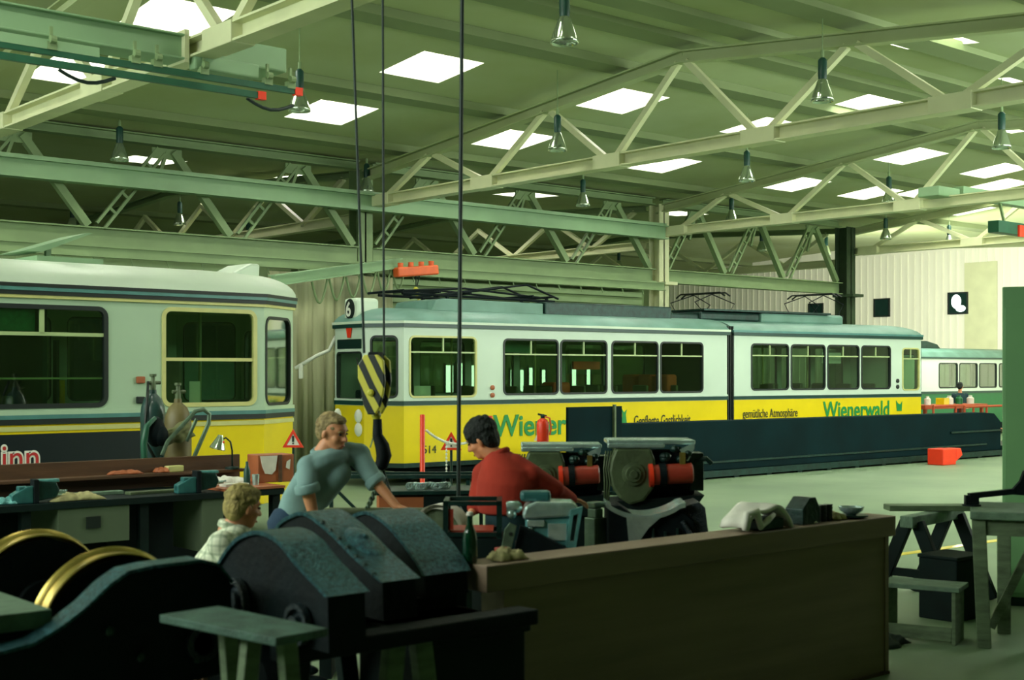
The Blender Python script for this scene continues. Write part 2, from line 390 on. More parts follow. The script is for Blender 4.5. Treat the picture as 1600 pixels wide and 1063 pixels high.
# walls
XW = 45.0
f = MB(); f.box(XW, XW + .2, -6.5, 44, 0, 8.2); struct(f.build('wall_far', 'wall_cream'))
f = MB()
for k in range(110): y = 8 + k * .3; f.box(XW - .03, XW, y, y + .05, 0, 6.6)
struct(f.build('trim_20', 'wall_cream'))
for k, (y0, w_) in enumerate(((25.0, 1.3), (20.9, 1.4))): 
    f = MB(); f.box(XW - .05, XW - .04, y0, y0 + w_, 0, 6.1); struct(f.build('trim_%d' % (21 + k), 'steel_cream'))
f = MB(); f.box(-6, 50, 41, 41.2, 0, 8); struct(f.build('wall_back', 'wall_dim'))
f = MB(); f.box(-6.2, -6, -6.5, 44, 0, 8); struct(f.build('wall_left', 'wall_dim'))
f = MB(); f.box(-6.2, 45.2, -6.7, -6.5, 0, 8); struct(f.build('wall_right', 'wall_dim'))
# far-wall windows
for k, (u, v, wd, lit) in enumerate(((1378, 481, .62, 0), (1497, 474, .72, 1), (1275, 488, .62, 0))):
    p = at_x(u, v, XW - .06); root = struct(empty('window_%d' % (40 + k), p)); f = MB()
    for a in ((-wd / 2 - .05, -wd / 2), (wd / 2, wd / 2 + .05)): f.box(-.05, .02, *a, -wd / 2, wd / 2)
    for a in ((-wd / 2 - .05, -wd / 2), (wd / 2, wd / 2 + .05)): f.box(-.05, .02, -wd / 2 - .05, wd / 2 + .05, *a)
    f.build('window_frame', 'rubber', root); f = MB(); f.box(-.02, 0, -wd / 2, wd / 2, -wd / 2, wd / 2); f.build('pane', 'window_dark', root)
    if lit:
        f = MB(); f.ell((-.03, .06, .06), (.01, .2, .26)); f.ell((-.03, -.12, -.2), (.01, .2, .12)); f.build('bright_gap', 'daylight_pane', root)
# wall in the column line: lintel strips and panels behind the articulated tram
f = MB(); f.box(14.2, 24.6, YL + .1, YL + .3, 0, 4.35); struct(f.build('wall_middle', 'wall_dim'))
f = MB()
for k in range(9): f.box(16.2, 24.4, YL - .02, YL + .1, 2.6 + k * .19, 2.72 + k * .19)
struct(f.build('trim_30', 'steel_olive'))
f = MB(); f.box(10.2, 14.2, YL + 1.2, YL + 1.4, 0, 4.35); struct(f.build('wall_gate', 'bench_dark'))
f = MB(); f.box(11.6, 13.6, YL + 1.12, YL + 1.2, 0, 2.3); struct(f.build('door_1', 'blue_grey'))
f = MB(); f.box(10.2, 14.2, YL + .0, YL + .3, 3.35, 3.62); struct(f.build('trim_31', 'steel_cream'))
f = MB(); f.box(-6, 14.2, YL + .0, YL + .3, 3.62, 4.35); struct(f.build('trim_32', 'steel_olive'))
for k, (u0, u1, za, zb) in enumerate(((696, 708, 1.45, 2.2), (714, 727, 1.4, 2.25), (731, 742, 1.5, 2.2), (748, 756, 1.5, 2.15), (797, 803, 1.5, 2.1), (812, 818, 1.5, 2.1), (826, 832, 1.45, 2.15), (846, 852, 1.5, 2.1), (893, 900, 1.5, 2.2), (916, 922, 1.5, 2.15))):
    a, b = at_y(u0, 600, YL + .08), at_y(u1, 600, YL + .08); root = struct(empty('window_%d' % (50 + k), (a.x, a.y, za))); wd = b.x - a.x
    f = MB(); f.box(0, wd, 0, .02, 0, zb - za); f.build('pane', 'daylight_pane', root); f = MB(); f.box(-.04, 0, -.02, .02, -.04, zb - za + .04); f.box(wd, wd + .04, -.02, .02, -.04, zb - za + .04); f.build('window_frame', 'metal_dark', root)
# curtain
def curtain(x0, x1, y, z0, z1, mname, label):
    f = MB(); n = int((x1 - x0) / .035); amp = .07; A, B = [], []
    for k in range(n + 1):
        x = x0 + (x1 - x0) * k / n; yy = y + amp * .6 * math.sin(k * .9 + 1.5 * math.sin(k * .11)) + .035 * math.sin(k * .31) + .02 * math.sin(k * 1.7)
        A.append(f.bm.verts.new((x, yy, z0))); B.append(f.bm.verts.new((x, yy * .6 + y * .4, z1)))
    for k in range(n): f.bm.faces.new((A[k], A[k + 1], B[k + 1], B[k]))
    o = f.build('curtain', mname, smooth=True); s = o.modifiers.new('solid', 'SOLIDIFY'); s.thickness = .015
    return tag(o, label, 'curtain')
curtain(13.55, 16.6, YL - .2, .05, 4.05, 'curtain', 'tall grey-green welding curtain hanging in folds behind the front of the long tram')

# ---- trusses
def diag(root, p, q, w, m='steel_cream', double=False, name='diagonal'):
    f = MB(); p, q = Vector(p), Vector(q)
    if double:
        o = Vector((0, .12, 0)) if abs((q - p).x) > abs((q - p).y) else Vector((.12, 0, 0))
        e = Vector(((q - p).z, 0, -(q - p).x)).normalized() * .085 if abs((q - p).x) > abs((q - p).y) else Vector((0, 0, 0))
        f.bar(p + e, q + e, .07, .05); f.bar(p - e, q - e, .07, .05)
        for k in range(1, 5): c = p.lerp(q, k / 5); f.bar(c - e, c + e, .05, .05)
    else: f.bar(p, q, w, w)
    return f.build(name, m, root)
YN_T = [20.9, 17.5, 14.3, 11.1, 7.9]; YN_B = [22.5, 19.2, 15.9, 12.7, 9.5, 6.3]
def cross_truss(X, label, y_end=5.2, m='steel_cream', far=False):
    root = empty('roof_truss', (X, RIDGE, 0)); tag(root, label, 'roof truss', 'cream roof trusses across the hall')
    off = Vector((-X, -RIDGE, 0)); yt = YN_T; yb = YN_B
    f = MB(); f.ibeam(Vector((X, YL, 5.6)) + off, Vector((X, y_end, 5.6)) + off, .26, .22); f.build('bottom_chord', m, root)
    f = MB(); pts = [YL] + yt + [y_end]
    for a, b in zip(pts, pts[1:]): f.ibeam(Vector((X, a, zroof(a) - .32)) + off, Vector((X, b, zroof(b) - .32)) + off, .2, .2)
    f.build('top_chord', 'roof_deck', root)
    for i in range(len(yt)):
        T = Vector((X, yt[i], zroof(yt[i]) - .4)) + off
        for j in (i, i + 1):
            if j < len(yb):
                dy = .09 if yb[j] > yt[i] else -.09
                diag(root, T + Vector((0, dy, 0)), Vector((X, yb[j] - dy * 1.5, 5.68)) + off, .10, m)
    for y in yb:
        f = MB(); f.box(-.145, .145, y - RIDGE - .32, y - RIDGE + .32, 5.48, 5.72); f.build('gusset_plate', 'steel_cream', root, bevel=.01)
    return root
cross_truss(7.0, 'nearest cream roof truss, crossing above the travelling crane at upper left')
cross_truss(16.0, 'second roof truss from the left, its cream chord crossing above the long tram')
cross_truss(25.0, 'third roof truss from the left, starting over the column behind the tram roof')
cross_truss(33.3, 'furthest roof truss, low bright chord in front of the white end wall')
# trusses of the next bay
def far_truss(X, label):
    root = empty('roof_truss', (X, 30, 0)); tag(root, label, 'roof truss', 'trusses of the next bay')
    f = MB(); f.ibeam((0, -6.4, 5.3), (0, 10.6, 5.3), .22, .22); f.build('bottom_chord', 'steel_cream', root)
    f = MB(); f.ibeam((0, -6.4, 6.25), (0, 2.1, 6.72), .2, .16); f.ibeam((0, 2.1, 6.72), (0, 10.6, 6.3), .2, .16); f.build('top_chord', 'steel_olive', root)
    y = -6
    for k in range(10): diag(root, (0, y, 5.35 if k % 2 else 6.2), (0, y + 1.6, 6.25 if k % 2 else 5.35), .1); y += 1.6
for X, l in ((7.0, 'left truss of the bay beyond the curtain, dim behind the lattice girder'), (16.0, 'truss of the bay beyond the curtain, seen just above the curtain rail'), (25.0, 'truss of the bay beyond, running back from the cream column'), (33.3, 'truss of the bay beyond, running back from the dark column to the white wall')): far_truss(X, l)
# lattice girder in the column line, one thing per bay
def lattice(x0, x1, label):
    root = empty('lattice_girder', (x0, YL, 0)); tag(root, label, 'lattice girder', 'lattice girders along the columns'); L = x1 - x0
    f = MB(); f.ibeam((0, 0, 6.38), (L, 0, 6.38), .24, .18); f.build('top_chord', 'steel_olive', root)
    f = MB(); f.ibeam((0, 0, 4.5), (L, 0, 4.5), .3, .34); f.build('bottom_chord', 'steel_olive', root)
    n = max(1, round(L / 3)); s = L / n
    for k in range(n):
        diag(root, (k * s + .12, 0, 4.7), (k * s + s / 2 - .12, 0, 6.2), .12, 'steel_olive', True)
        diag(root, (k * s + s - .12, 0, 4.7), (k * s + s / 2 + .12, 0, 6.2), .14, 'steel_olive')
        f = MB(); f.bar((k * s + s / 2, 0, 6.2), (k * s + s / 2 - .25, 0, 5.5), .06); f.build('strut', 'steel_olive', root)
        f = MB(); f.box(k * s + s / 2 - .3, k * s + s / 2 + .3, -.02, .02, 6.05, 6.25); f.build('gusset_plate', 'steel_olive', root)
    return root
for a, b, l in ((-2.2, 6.8, 'lattice girder at the far left edge of the roof'), (7.2, 15.8, 'olive lattice girder above the left tram, doubled diagonals'), (16.2, 24.8, 'olive lattice girder above the long tram roof'), (25.2, 32.75, 'lattice girder between the cream column and the dark column')): lattice(a, b, l)
# runway beam on the near face of the girders
f = MB(); f.ibeam((-4, YL - .45, 5.55), (24.8, YL - .45, 5.55), .26, .34); f.box(-4, 24.8, YL - .5, YL - .4, 5.72, 5.78)
for k in range(10): f.box(-3 + k * 3, -2.7 + k * 3, YL - .4, YL - .1, 5.42, 5.5)
tag(f.build('runway_beam', 'steel_mint'), 'long pale green crane runway beam in front of the lattice girders', 'beam')
f = MB(); f.ibeam((-4, YL - .6, 4.18), (24.6, YL - .6, 4.18), .12, .2)
for k in range(40): f.bar((-3.5 + k * .7, YL - .6, 4.08), (-3.45 + k * .7, YL - .6, 3.95), .02)
tag(f.build('conductor_rail', 'steel_olive'), 'thin rail with short droppers under the girders above the curtain', 'rail')
# columns
def column(X, Y, z1, m, label, w=.36):
    root = empty('steel_column', (X, Y, 0)); tag(root, label, 'column', 'columns of the hall')
    f = MB(); f.box(-w / 2, w / 2, -w / 2, -w / 2 + .03, 0, z1); f.box(-w / 2, w / 2, w / 2 - .03, w / 2, 0, z1); f.box(-.02, .02, -w / 2, w / 2, 0, z1); f.build('shaft', m, root)
    f = MB(); f.box(-w / 2 - .1, w / 2 + .1, -w / 2 - .1, w / 2 + .1, 0, .04); f.build('base_plate', m, root)
    f = MB(); f.box(-w / 2 - .05, w / 2 + .05, -w / 2 - .25, w / 2 + .05, 4.25, 4.33); f.build('bracket', m, root)
column(25.0, YL - .05, 6.3, 'steel_cream', 'cream steel column standing behind the middle of the long tram')
column(33.0, YL - .05, 6.3, 'column_dark', 'dark steel column in front of the white end wall', .42)
column(16.0, YL + .15, 6.3, 'steel_olive', 'olive column rising above the curtain behind the crane ropes')
column(16.0, 41 - 1, 6.0, 'steel_olive', 'dim column in the bay beyond the curtain')

# ---- travelling crane at upper left
root = empty('travelling_crane', (0, 13.5, 0)); tag(root, 'pale green travelling crane girder at upper left, ending at the nearest truss', 'crane')
f = MB(); f.box(-1, 6.85, -.13, .13, 5.47, 5.71); f.box(-1, 6.85, -.2, .2, 5.45, 5.475); f.box(-1, 6.85, -.2, .2, 5.705, 5.73); f.build('girder', 'steel_mint', root, bevel=.01)
f = MB(); f.box(6.8, 6.86, -.2, .2, 5.42, 5.78); f.build('end_plate', 'steel_cream', root, bevel=.005)
f = MB(); f.box(7.2, 8.15, -.1, .5, 5.52, 5.8); f.build('end_carriage', 'steel_mint', root, bevel=.02)
f = MB(); f.box(6.9, 7.7, -.25, -.1, 5.36, 5.52); f.build('drive_box', 'steel_mint', root, bevel=.02)
f = MB(); f.box(-1, 5.8, -.28, -.22, 5.3, 5.4); f.build('cable_tray', 'steel_mint', root)
root = empty('festoon_rails', (0, 13.3, 0)); tag(root, 'pair of dark green festoon rails with red end stops below the crane girder', 'rails')
for (x1, z, yy) in ((8.15, 5.28, -.05), (7.55, 5.12, -.25)):
    f = MB(); f.bar((-1, yy, z), (x1, yy, z), .05, .07); f.build('rail', 'rail_green', root)
    f = MB(); f.bar((x1, yy, z), (x1 + .1, yy, z), .07, .09); f.build('end_stop', 'signal_red', root)
for k, (x, z) in enumerate(((5.3, 5.28), (6.2, 5.28), (6.45, 5.28), (7.0, 5.28), (7.8, 5.28), (8.1, 5.28))):
    f = MB(); f.bar((x, -.05, z), (x, -.05, z + .26), .03); f.box(x - .05, x + .05, -.09, -.01, z + .02, z + .1); f.tube([(x - .03, -.1, z + .12), (x + .03, -.1, z + .12)], .04, 10); f.build('hanger', 'steel_olive', root)
for x, r in ((5.35, .02), (7.5, .02)):
    f = MB(); f.tube([(x + .1 * k, -.12, 5.1 - .09 * math.sin(PI * k / 6)) for k in range(7)], r); f.build('cable', 'rope', root)

root = empty('travelling_crane', (26, 15.0, 0)); tag(root, 'far travelling crane with dark green festoon rail near the right edge', 'crane')
f = MB(); f.box(-.6, 6.8, -.12, .12, 5.72, 5.95); f.build('girder', 'steel_mint', root, bevel=.01)
f = MB(); f.box(-1.5, -.7, -.1, .4, 5.68, 5.88); f.build('end_carriage', 'steel_mint', root, bevel=.02)
f = MB(); f.box(.5, 6, -.3, -.05, 5.05, 5.3); f.build('festoon_rail', 'rail_green', root)
for x in (1.0, 3.0, 5.0): f = MB(); f.bar((x, -.15, 5.3), (x, -.05, 5.72), .05); f.build('hanger', 'steel_olive', root)
f = MB(); f.box(1.3, 1.6, -.35, -.3, 5.0, 5.25); f.build('end_stop', 'signal_red', root)
# second crane (orange chain hoist and festoon loops) in front of the curtain
p0 = at_y(425, 441, 21.0); p1 = at_y(625, 412, 24.2)
X0 = 13.0
root = empty('curtain_crane', (0, 0, 0)); tag(root, 'small green crane beam with looped cables in front of the curtain', 'crane')
a = Vector((12.6, 21.6, 4.05)); b = at_d(625, 411, 27.6); a = at_d(424, 439, 23.4)
f = MB(); f.ibeam(a, b, .14, .2); f.build('beam', 'steel_mint', root)
for k in range(6):
    f = MB(); q0 = a.lerp(b, .28 + k * .13); q1 = a.lerp(b, .28 + k * .13 + .115); pts = []
    for j in range(11): t = j / 10; q = q0.lerp(q1, t); pts.append(q + Vector((0, 0, -.12 - .42 * math.sin(PI * t))))
    f.tube(pts, .022, 6); f.build('cable_loop', 'steel_olive', root)
c = at_d(650, 424, 27.5); d_ = at_d(616, 425, 27.2); e_ = at_d(680, 421, 27.8)
root = empty('chain_hoist', c); tag(root, 'orange chain hoist with yellow hook hanging above the long tram', 'hoist')
f = MB(); dd = (e_ - d_) / 2; f.bar(-dd, dd, .22, .2); f.build('body', 'signal_orange', root, bevel=.03)
for k in range(4): f = MB(); q = -dd + dd * 2 * (k + .5) / 4; f.tube([q + Vector((0, 0, .08)), q + Vector((0, 0, .19))], .06, 10); f.build('motor_cap', 'signal_orange', root, smooth='auto')
f = MB(); h = at_d(650, 455, 27.5) - c; f.tube([(0, 0, -.05), h], .012, 6); f.tube([(.1, 0, -.05), h + Vector((.0, 0, 0))], .012, 6); f.build('chain', 'rope', root)
f = MB(); f.ell(h, (.07, .05, .09)); f.tube([h + Vector((.0 + .07 * math.sin(t), 0, -.17 + .07 * math.cos(t))) for t in [k * .5 for k in range(9)]], .025, 8); f.build('hook', 'hook_yellow', root, smooth=True)

# ---- pendant lamps
def pendant(u, v, z, label, cable=True, k=1.0):
    P = at_z(u, v, z); root = empty('pendant_lamp', P); tag(root, label, 'lamp', 'hanging bay lamps')
    f = MB(); f.lathe([(.055, .16), (.075, .13), (.09, .08), (.13, -.02), (.155, -.1), (.162, -.15), (.155, -.15), (.148, -.1), (.12, -.02), (.08, .08), (.055, .13)], n=20, caps=False); f.build('reflector', 'reflector', root, smooth=True)
    f = MB(); f.lathe([(.03, .46), (.05, .44), (.062, .42), (.062, .2), (.055, .15), (.03, .14)], n=16); f.build('ballast_housing', 'lamp_body', root, smooth='auto')
    f = MB(); f.lathe([(.012, .12), (.03, .08), (.045, 0), (.04, -.06), (.01, -.09)], n=12); f.build('bulb', 'bulb', root, smooth=True)
    top = zroof(P.y) - z
    f = MB(); f.tube([(0, 0, .45), (0, 0, .56)], .025, 8); f.tube([(0, 0, .5), (0, 0, top)], .008, 6); f.build('cable', 'steel_olive', root)
    return root
LAMPS = [(882, 48, 'large hanging lamp at the top edge, right of the thick rope'), (468, 158, 'hanging lamp left of the crane ropes, beside the end of the festoon rails'), (187, 238, 'hanging lamp below the left crane girder, in front of the lattice girder'),
 (573, 290, 'hanging lamp seen between the two thin crane ropes, above the curtain'), (871, 222, 'hanging lamp under the middle of the second truss'), (1285, 142, 'hanging lamp on a long cable, high right of centre'),
 (1167, 272, 'hanging lamp between the second and third truss chords, below a skylight'), (911, 312, 'hanging lamp just below the chord of the second truss'), (1143, 338, 'hanging lamp over the third truss chord, above the tram joint'),
 (1565, 218, 'hanging lamp nearest the right edge'), (1389, 308, 'hanging lamp in front of the third truss, right part'), (1384, 366, 'hanging lamp below the third truss chord at right'), (1291, 392, 'far hanging lamp just left of the dark column'),
 (1190, 385, 'far hanging lamp above the white wall'), (967, 414, 'far hanging lamp left of the cream column'), (942, 358, 'hanging lamp in front of the runway beam, left of the cream column'), (113, 350, 'far hanging lamp at left, above the left tram roof'),
 (281, 343, 'far hanging lamp behind the diagonals of the left lattice girder'), (388, 372, 'tiny far lamp under the left lattice girder'), (562, 358, 'far hanging lamp beside the left crane rope'), (872, 409, 'tiny far lamp above the roof of the long tram'), (1483, 376, 'far hanging lamp at right, before the end wall')]
for u, v, l in LAMPS: pendant(u, v, 5.95, l)
# ================================================================ TRAMS
def offset_poly(poly, d):      # convex or nearly convex closed plan outline, outward for d > 0 (outline runs clockwise seen from above or not)
    n = len(poly); area2 = sum(poly[i][0] * poly[(i + 1) % n][1] - poly[(i + 1) % n][0] * poly[i][1] for i in range(n)); sg = 1 if area2 > 0 else -1; out = []
    for i in range(n):
        a, b, c = Vector(poly[i - 1]), Vector(poly[i]), Vector(poly[(i + 1) % n])
        d1 = (b - a).normalized(); d2 = (c - b).normalized(); n1 = Vector((d1.y, -d1.x)) * sg; n2 = Vector((d2.y, -d2.x)) * sg
        m = (n1 + n2).normalized(); k = d / max(.3, m.dot(n1)); out.append(tuple(b + m * k))
    return out
def band(poly, z0, z1, out, inn=-.02):
    f = MB(); O, I = offset_poly(poly, out), offset_poly(poly, inn); n = len(poly)
    L = [[f.bm.verts.new((p[0], p[1], z)) for p in P] for P, z in ((O, z0), (O, z1), (I, z1), (I, z0))]
    for i in range(4):
        A, B = L[i], L[(i + 1) % 4]
        for k in range(n): f.bm.faces.new((A[k], A[(k + 1) % n], B[(k + 1) % n], B[k]))
    return f
def roof_mesh(poly, z, h, endx=(.5, .5), over=.05):
    f = MB(); P = offset_poly(poly, over); xs_ = [p[0] for p in P]; x0, x1 = min(xs_), max(xs_); yc = (min(p[1] for p in P) + max(p[1] for p in P)) / 2
    rings = []; K = 9
    for i in range(K + 1):
        t = i / K; a = PI / 2 * t; s = math.cos(a) ** .8 if t < 1 else 0; zz = z + h * math.sin(a) ** .9; r = []
        for p in P:
            x = p[0]; mid = (x0 + x1) / 2
            ins = (endx[0] if x < mid else endx[1]) * (1 - s); x = x + ins if x < mid else x - ins
            r.append(f.bm.verts.new((x, yc + (p[1] - yc) * max(s, .02), zz)))
        rings.append(r)
    n = len(P)
    for A, B in zip(rings, rings[1:]):
        for k in range(n): f.bm.faces.new((A[k], A[(k + 1) % n], B[(k + 1) % n], B[k]))
    f.bm.faces.new(rings[0][::-1]); f.bm.faces.new(rings[-1]); return f
def body(root, facets, poly, z, mw, my, mroof, name='body'):
    # z: skirt, belt, eave, roof top ; facets: (P, Q, holes)
    f = MB()
    for P, Q, holes, kw in facets: f.panel(P, Q, z['belt'], z['eave'], [h[:5] for h in holes], .05)
    shell = f.build(name + '_shell', mw, root)
    f = MB()
    for P, Q, holes, kw in facets: f.panel(P, Q, z['skirt'], z['belt'], [], .05)
    f.build('skirt_panel', my, root)
    f = MB(); n = len(poly); I = offset_poly(poly, -.04)
    f.prism(I, lambda p: Vector((p[0], p[1], z['floor'])), lambda p: Vector((p[0], p[1], z['floor'] + .06))); f.build('floor_panel', 'seat_dark', root)
    f = MB(); f.prism(I, lambda p: Vector((p[0], p[1], z['eave'] - .05)), lambda p: Vector((p[0], p[1], z['eave'] - .01))); f.build('ceiling_panel', 'frame_pale', root)
    for P, Q, holes, kw in facets:
        for h in holes:
            f = MB(); f.ring(P, Q, h, kw.get('fw', .035), .05, .014); fr = f.build('window_frame', kw.get('fm', 'rubber') if len(h) < 6 else h[5], root)
            d = (Vector(Q) - Vector(P)).normalized(); a = math.atan2(d.y, d.x)
            Mx = Matrix.Translation((P[0], P[1], 0)) @ Matrix.Rotation(a, 4, 'Z')
            f = MB(); f.box(h[0] - .01, h[1] + .01, .018, .024, h[2] - .01, h[3] + .01, Mx); f.build('pane', kw.get('gm', 'tram_glass'), fr)
            if kw.get('bar'):
                zt = h[3] - kw['bar']; f = MB(); f.box(h[0], h[1], -.0, .03, zt - .014, zt + .014, Mx)
                if kw.get('split', 1) and h[1] - h[0] > .5: f.box((h[0] + h[1]) / 2 - .014, (h[0] + h[1]) / 2 + .014, -.0, .03, zt, h[3], Mx)
                f.build('transom', kw.get('bm', 'frame_pale'), fr)
def seats(root, x0, x1, step, ys, zf, m='seat_dark'):
    x = x0
    while x < x1:
        for y in ys:
            f = MB(); f.box(x, x + .42, y - .22, y + .22, zf + .38, zf + .46); f.box(x, x + .06, y - .22, y + .22, zf + .46, zf + .92); f.box(x + .12, x + .28, y - .15, y + .15, zf, zf + .38)
            f.build('seat', m, root, bevel=.03)
        x += step
def pole(root, x, y, zf, zt, m='frame_cream'):
    f = MB(); f.tube([(x, y, zf), (x, y, zt)], .02, 8); f.build('grab_pole', m, root, smooth='auto')

# ---------- articulated tram, front section
PA = Vector((13.42, 18.93)); YA = R(-2.9); W = 2.2
tram = empty('articulated_tram', (PA.x, PA.y, 0), YA)
tag(tram, 'long yellow and white articulated tram with a number 6 box over its windscreen', 'tram')
ZA = dict(skirt=.42, belt=1.45, eave=2.86, floor=.8)
def winA(us, z0, z1, P, yaw, org=0.0, r=.09, m=None):
    out = []
    for u0, u1 in us:
        h = (s_on(u0, P, yaw) - org, s_on(u1, P, yaw) - org, z0, z1, r)
        out.append(h + ((m,) if m else ()))
    return out
LA = s_on(1137, PA, YA) - .02; XC = s_on(631, PA, YA)
sideA = winA([(640, 744)], 1.60, 2.68, PA, YA, XC, .1, 'frame_cream') + winA([(787, 872), (876, 948), (956, 1028), (1032, 1098)], 1.63, 2.66, PA, YA, XC)
farA = [(.35 + 1.25 * k, .35 + 1.25 * k + 1.1, 1.62, 2.66, .09) for k in range(6)]
C = [(0, .6), (0, 1.6), (XC, W), (LA, W), (LA, 0), (XC, 0)]
tl = (Vector(C[0]) - Vector(C[5])).length
FA = [((XC, 0), (LA, 0), sideA, dict(bar=.28)),
      ((0, .6), (XC, 0), [(.13, tl - .12, 1.60, 2.68, .09)], dict(gm='tram_glass_clear')),
      ((0, 1.6), (0, .6), [(.08, .92, 1.56, 2.40, .07)], dict(gm='tram_glass_clear')),
      ((XC, W), (0, 1.6), [(.13, tl - .12, 1.60, 2.68, .09)], dict(gm='tram_glass_clear')),
      ((LA, W), (XC, W), farA, dict())]
body(tram, FA, C, ZA, 'tram_white', 'tram_yellow', 'tram_roof')
f = MB(); f.panel((0, 1.6), (0, .6), 2.46, 2.66, [], .0); f = MB(); f.box(-.012, .02, .68, 1.52, 2.46, 2.64); f.build('destination_window', 'window_dark', tram, bevel=.03)
roof_mesh(C, 2.86, .36, (.9, .0)).build('roof', 'tram_roof', tram, smooth='auto')
band(C, 2.84, 2.90, .05).build('gutter', 'belt_green', tram)
band(C, 2.905, 2.95, .06).build('roof_rim', 'tram_roof_white', tram)
band(C, 1.46, 1.53, .02).build('belt_rail', 'belt_green', tram)
band(C, 1.535, 1.57, .015).build('belt_trim', 'tram_white', tram)
band(C, .36, .44, .02).build('lower_rail', 'metal_dark', tram)
f = MB(); f.box(.9, LA - .1, .1, W - .1, .22, .7); f.build('underframe', 'iron_side', tram)
f = MB(); f.box(.05, .5, .9, 1.3, .26, .4); f.build('coupler', 'iron_side', tram, bevel=.03)
def wheelset_under(par, x):
    f = MB()
    for yy in (.6, 1.6): f.lathe([(.30, -.06), (.33, -.05), (.33, .05), (.30, .06)], (x, yy, .33), (0, 1, 0), 20)
    f.tube([(x, .6, .33), (x, 1.6, .33)], .06, 10); f.build('wheelset', 'iron_side', par)
for x in (1.6, 3.4, 7.6): wheelset_under(tram, x)
# number box
f = MB(); f.box(.02, .5, .88, 1.34, 2.97, 3.38); nb = f.build('number_box', 'tram_roof_white', tram, bevel=.06)
f = MB(); f.ell((.015, 1.11, 3.18), (.02, .17, .19)); f.build('number_panel', 'rubber', nb)
text('6', .36, 0, 0, 'white', nb, 'number_six', rot=(R(90), 0, R(-90)), bold=.008)
nb.children[-1].location = (-.012, 1.21, 3.055)
for q in [o for o in COL.objects if o.name.startswith('number_six')]: q.location = (-.012, 1.21, 3.055)
f = MB(); f.prism([(.98, 2.84), (1.18, 2.84), (1.13, 2.66), (1.03, 2.66)], lambda p: Vector((-.03, p[0], p[1])), lambda p: Vector((-.01, p[0], p[1]))); f.build('emblem', 'signal_red', tram, bevel=.01)
for yy, z in ((.78, 1.26), (.78, 1.02), (1.5, 1.26), (1.5, 1.02)):
    f = MB(); f.lathe([(.12, 0), (.125, .03), (.1, .05), (.0, .07)], (.02, yy, z), (-1, 0, 0), 20); f.build('headlight', 'white', tram, smooth='auto')
# mirror arm at the far front corner
f = MB(); f.tube([(.1, 1.75, 2.7), (.02, 1.85, 2.45), (-.1, 2.1, 2.35), (-.35, 2.45, 2.12)], .035, 8); ar = f.build('mirror_arm', 'white', tram, smooth=True)
f = MB(); f.box(-.32, -.26, 2.3, 2.4, 1.92, 2.2); f.build('mirror', 'white', ar, bevel=.02)
f = MB(); f.tube([(-.05, .55, 1.55), (-.05, .65, 1.9), (-.03, .8, 2.3)], .012, 6); f.build('wiper', 'rubber', tram)
# side markers, number, writing
for z in (1.78, 1.64):
    x = s_on(769, PA, YA); f = MB(); f.lathe([(.045, 0), (.045, .025), (.02, .035)], (x, -.0, z - .02), (0, -1, 0), 14); f.build('marker_lamp', 'wood_orange', tram, smooth='auto')
text('514', .2, s_on(660, PA, YA), .6, 'text_black', tram, 'fleet_number')
xt = s_on(771, PA, YA); text('Wienerwald', .56, xt, .86, 'text_green', tram, 'lettering', sx=1.0, bold=.01)
text('Gepflegte Gastlichkeit', .30, s_on(990, PA, YA), .965, 'text_black', tram, 'lettering', sx=.60)
f = MB(); x = s_on(970, PA, YA); f.prism([(x, 1.02), (x + .16, 1.02), (x + .13, 1.2), (x + .16, 1.3), (x + .08, 1.24), (x + .02, 1.32), (x + .04, 1.18)], lambda p: Vector((p[0], -.004, p[1])), lambda p: Vector((p[0], -.008, p[1]))); f.build('rooster_mark', 'text_green', tram)
# roof gear of section A: pale box, dark trough, folded pantograph
x0 = s_on(715, PA, YA) - .3; x1 = s_on(872, PA, YA)
f = MB(); f.prism([(x0, 3.12), (x0 + .12, 3.36), (x0 + .3, 3.40), (x1, 3.38), (x1, 3.10)], lambda p: Vector((p[0], .45, p[1])), lambda p: Vector((p[0], 1.75, p[1]))); f.build('roof_cover', 'tram_roof', tram, bevel=.02)
f = MB(); f.box(x1 + .05, LA - 1.2, .45, 1.75, 3.12, 3.42); f.box(LA - 1.6, LA - .1, .6, 1.6, 3.1, 3.3); f.build('resistor_box', 'metal_dark', tram, bevel=.03)
f = MB(); f.box(1.5, 2.0, .9, 1.3, 3.18, 3.27); f.build('roof_vent', 'tram_roof', tram, bevel=.03)
f = MB()
xa, xb = s_on(655, PA, YA), s_on(890, PA, YA)
for yy in (.7, 1.5):
    f.tube([(xa, yy, 3.52), (xa + 1.5, yy, 3.62), (xb, yy, 3.5)], .022, 6); f.tube([(xa + .8, yy, 3.45), (xb - .5, yy, 3.75), (xb + .3, yy, 3.5)], .022, 6); f.tube([(xa + .1, yy, 3.48), (xb + .2, yy, 3.44)], .03, 6)
    for q in (xa + 1.1, xb): f.bar((q, yy, 3.3), (q, yy, 3.5), .05)
for q in (xa, xa + .8, xa + 1.5, xb - .5, xb): f.tube([(q, .5, 3.52), (q, 1.7, 3.52)], .025, 6)
f.build('pantograph', 'iron_side', tram)
seats(tram, 2.2, LA - .6, .85, (.35, 1.85), .86); pole(tram, 1.9, .6, .86, 2.8); pole(tram, 4.3, 1.1, .86, 2.8); pole(tram, 6.2, .9, .86, 2.8)
f = MB(); f.box(1.15, 1.2, 1.0, 2.1, .86, 2.1); f.build('cab_partition', 'metal_olive', tram)
f = MB(); f.box(.35, .7, .7, 1.5, .86, 1.72); f.build('driver_desk', 'metal_dark', tram, bevel=.04)
f = MB(); f.box(s_on(650, PA, YA), s_on(676, PA, YA), .06, .07, 1.62, 1.80); f.build('paper_notice', 'white', tram)
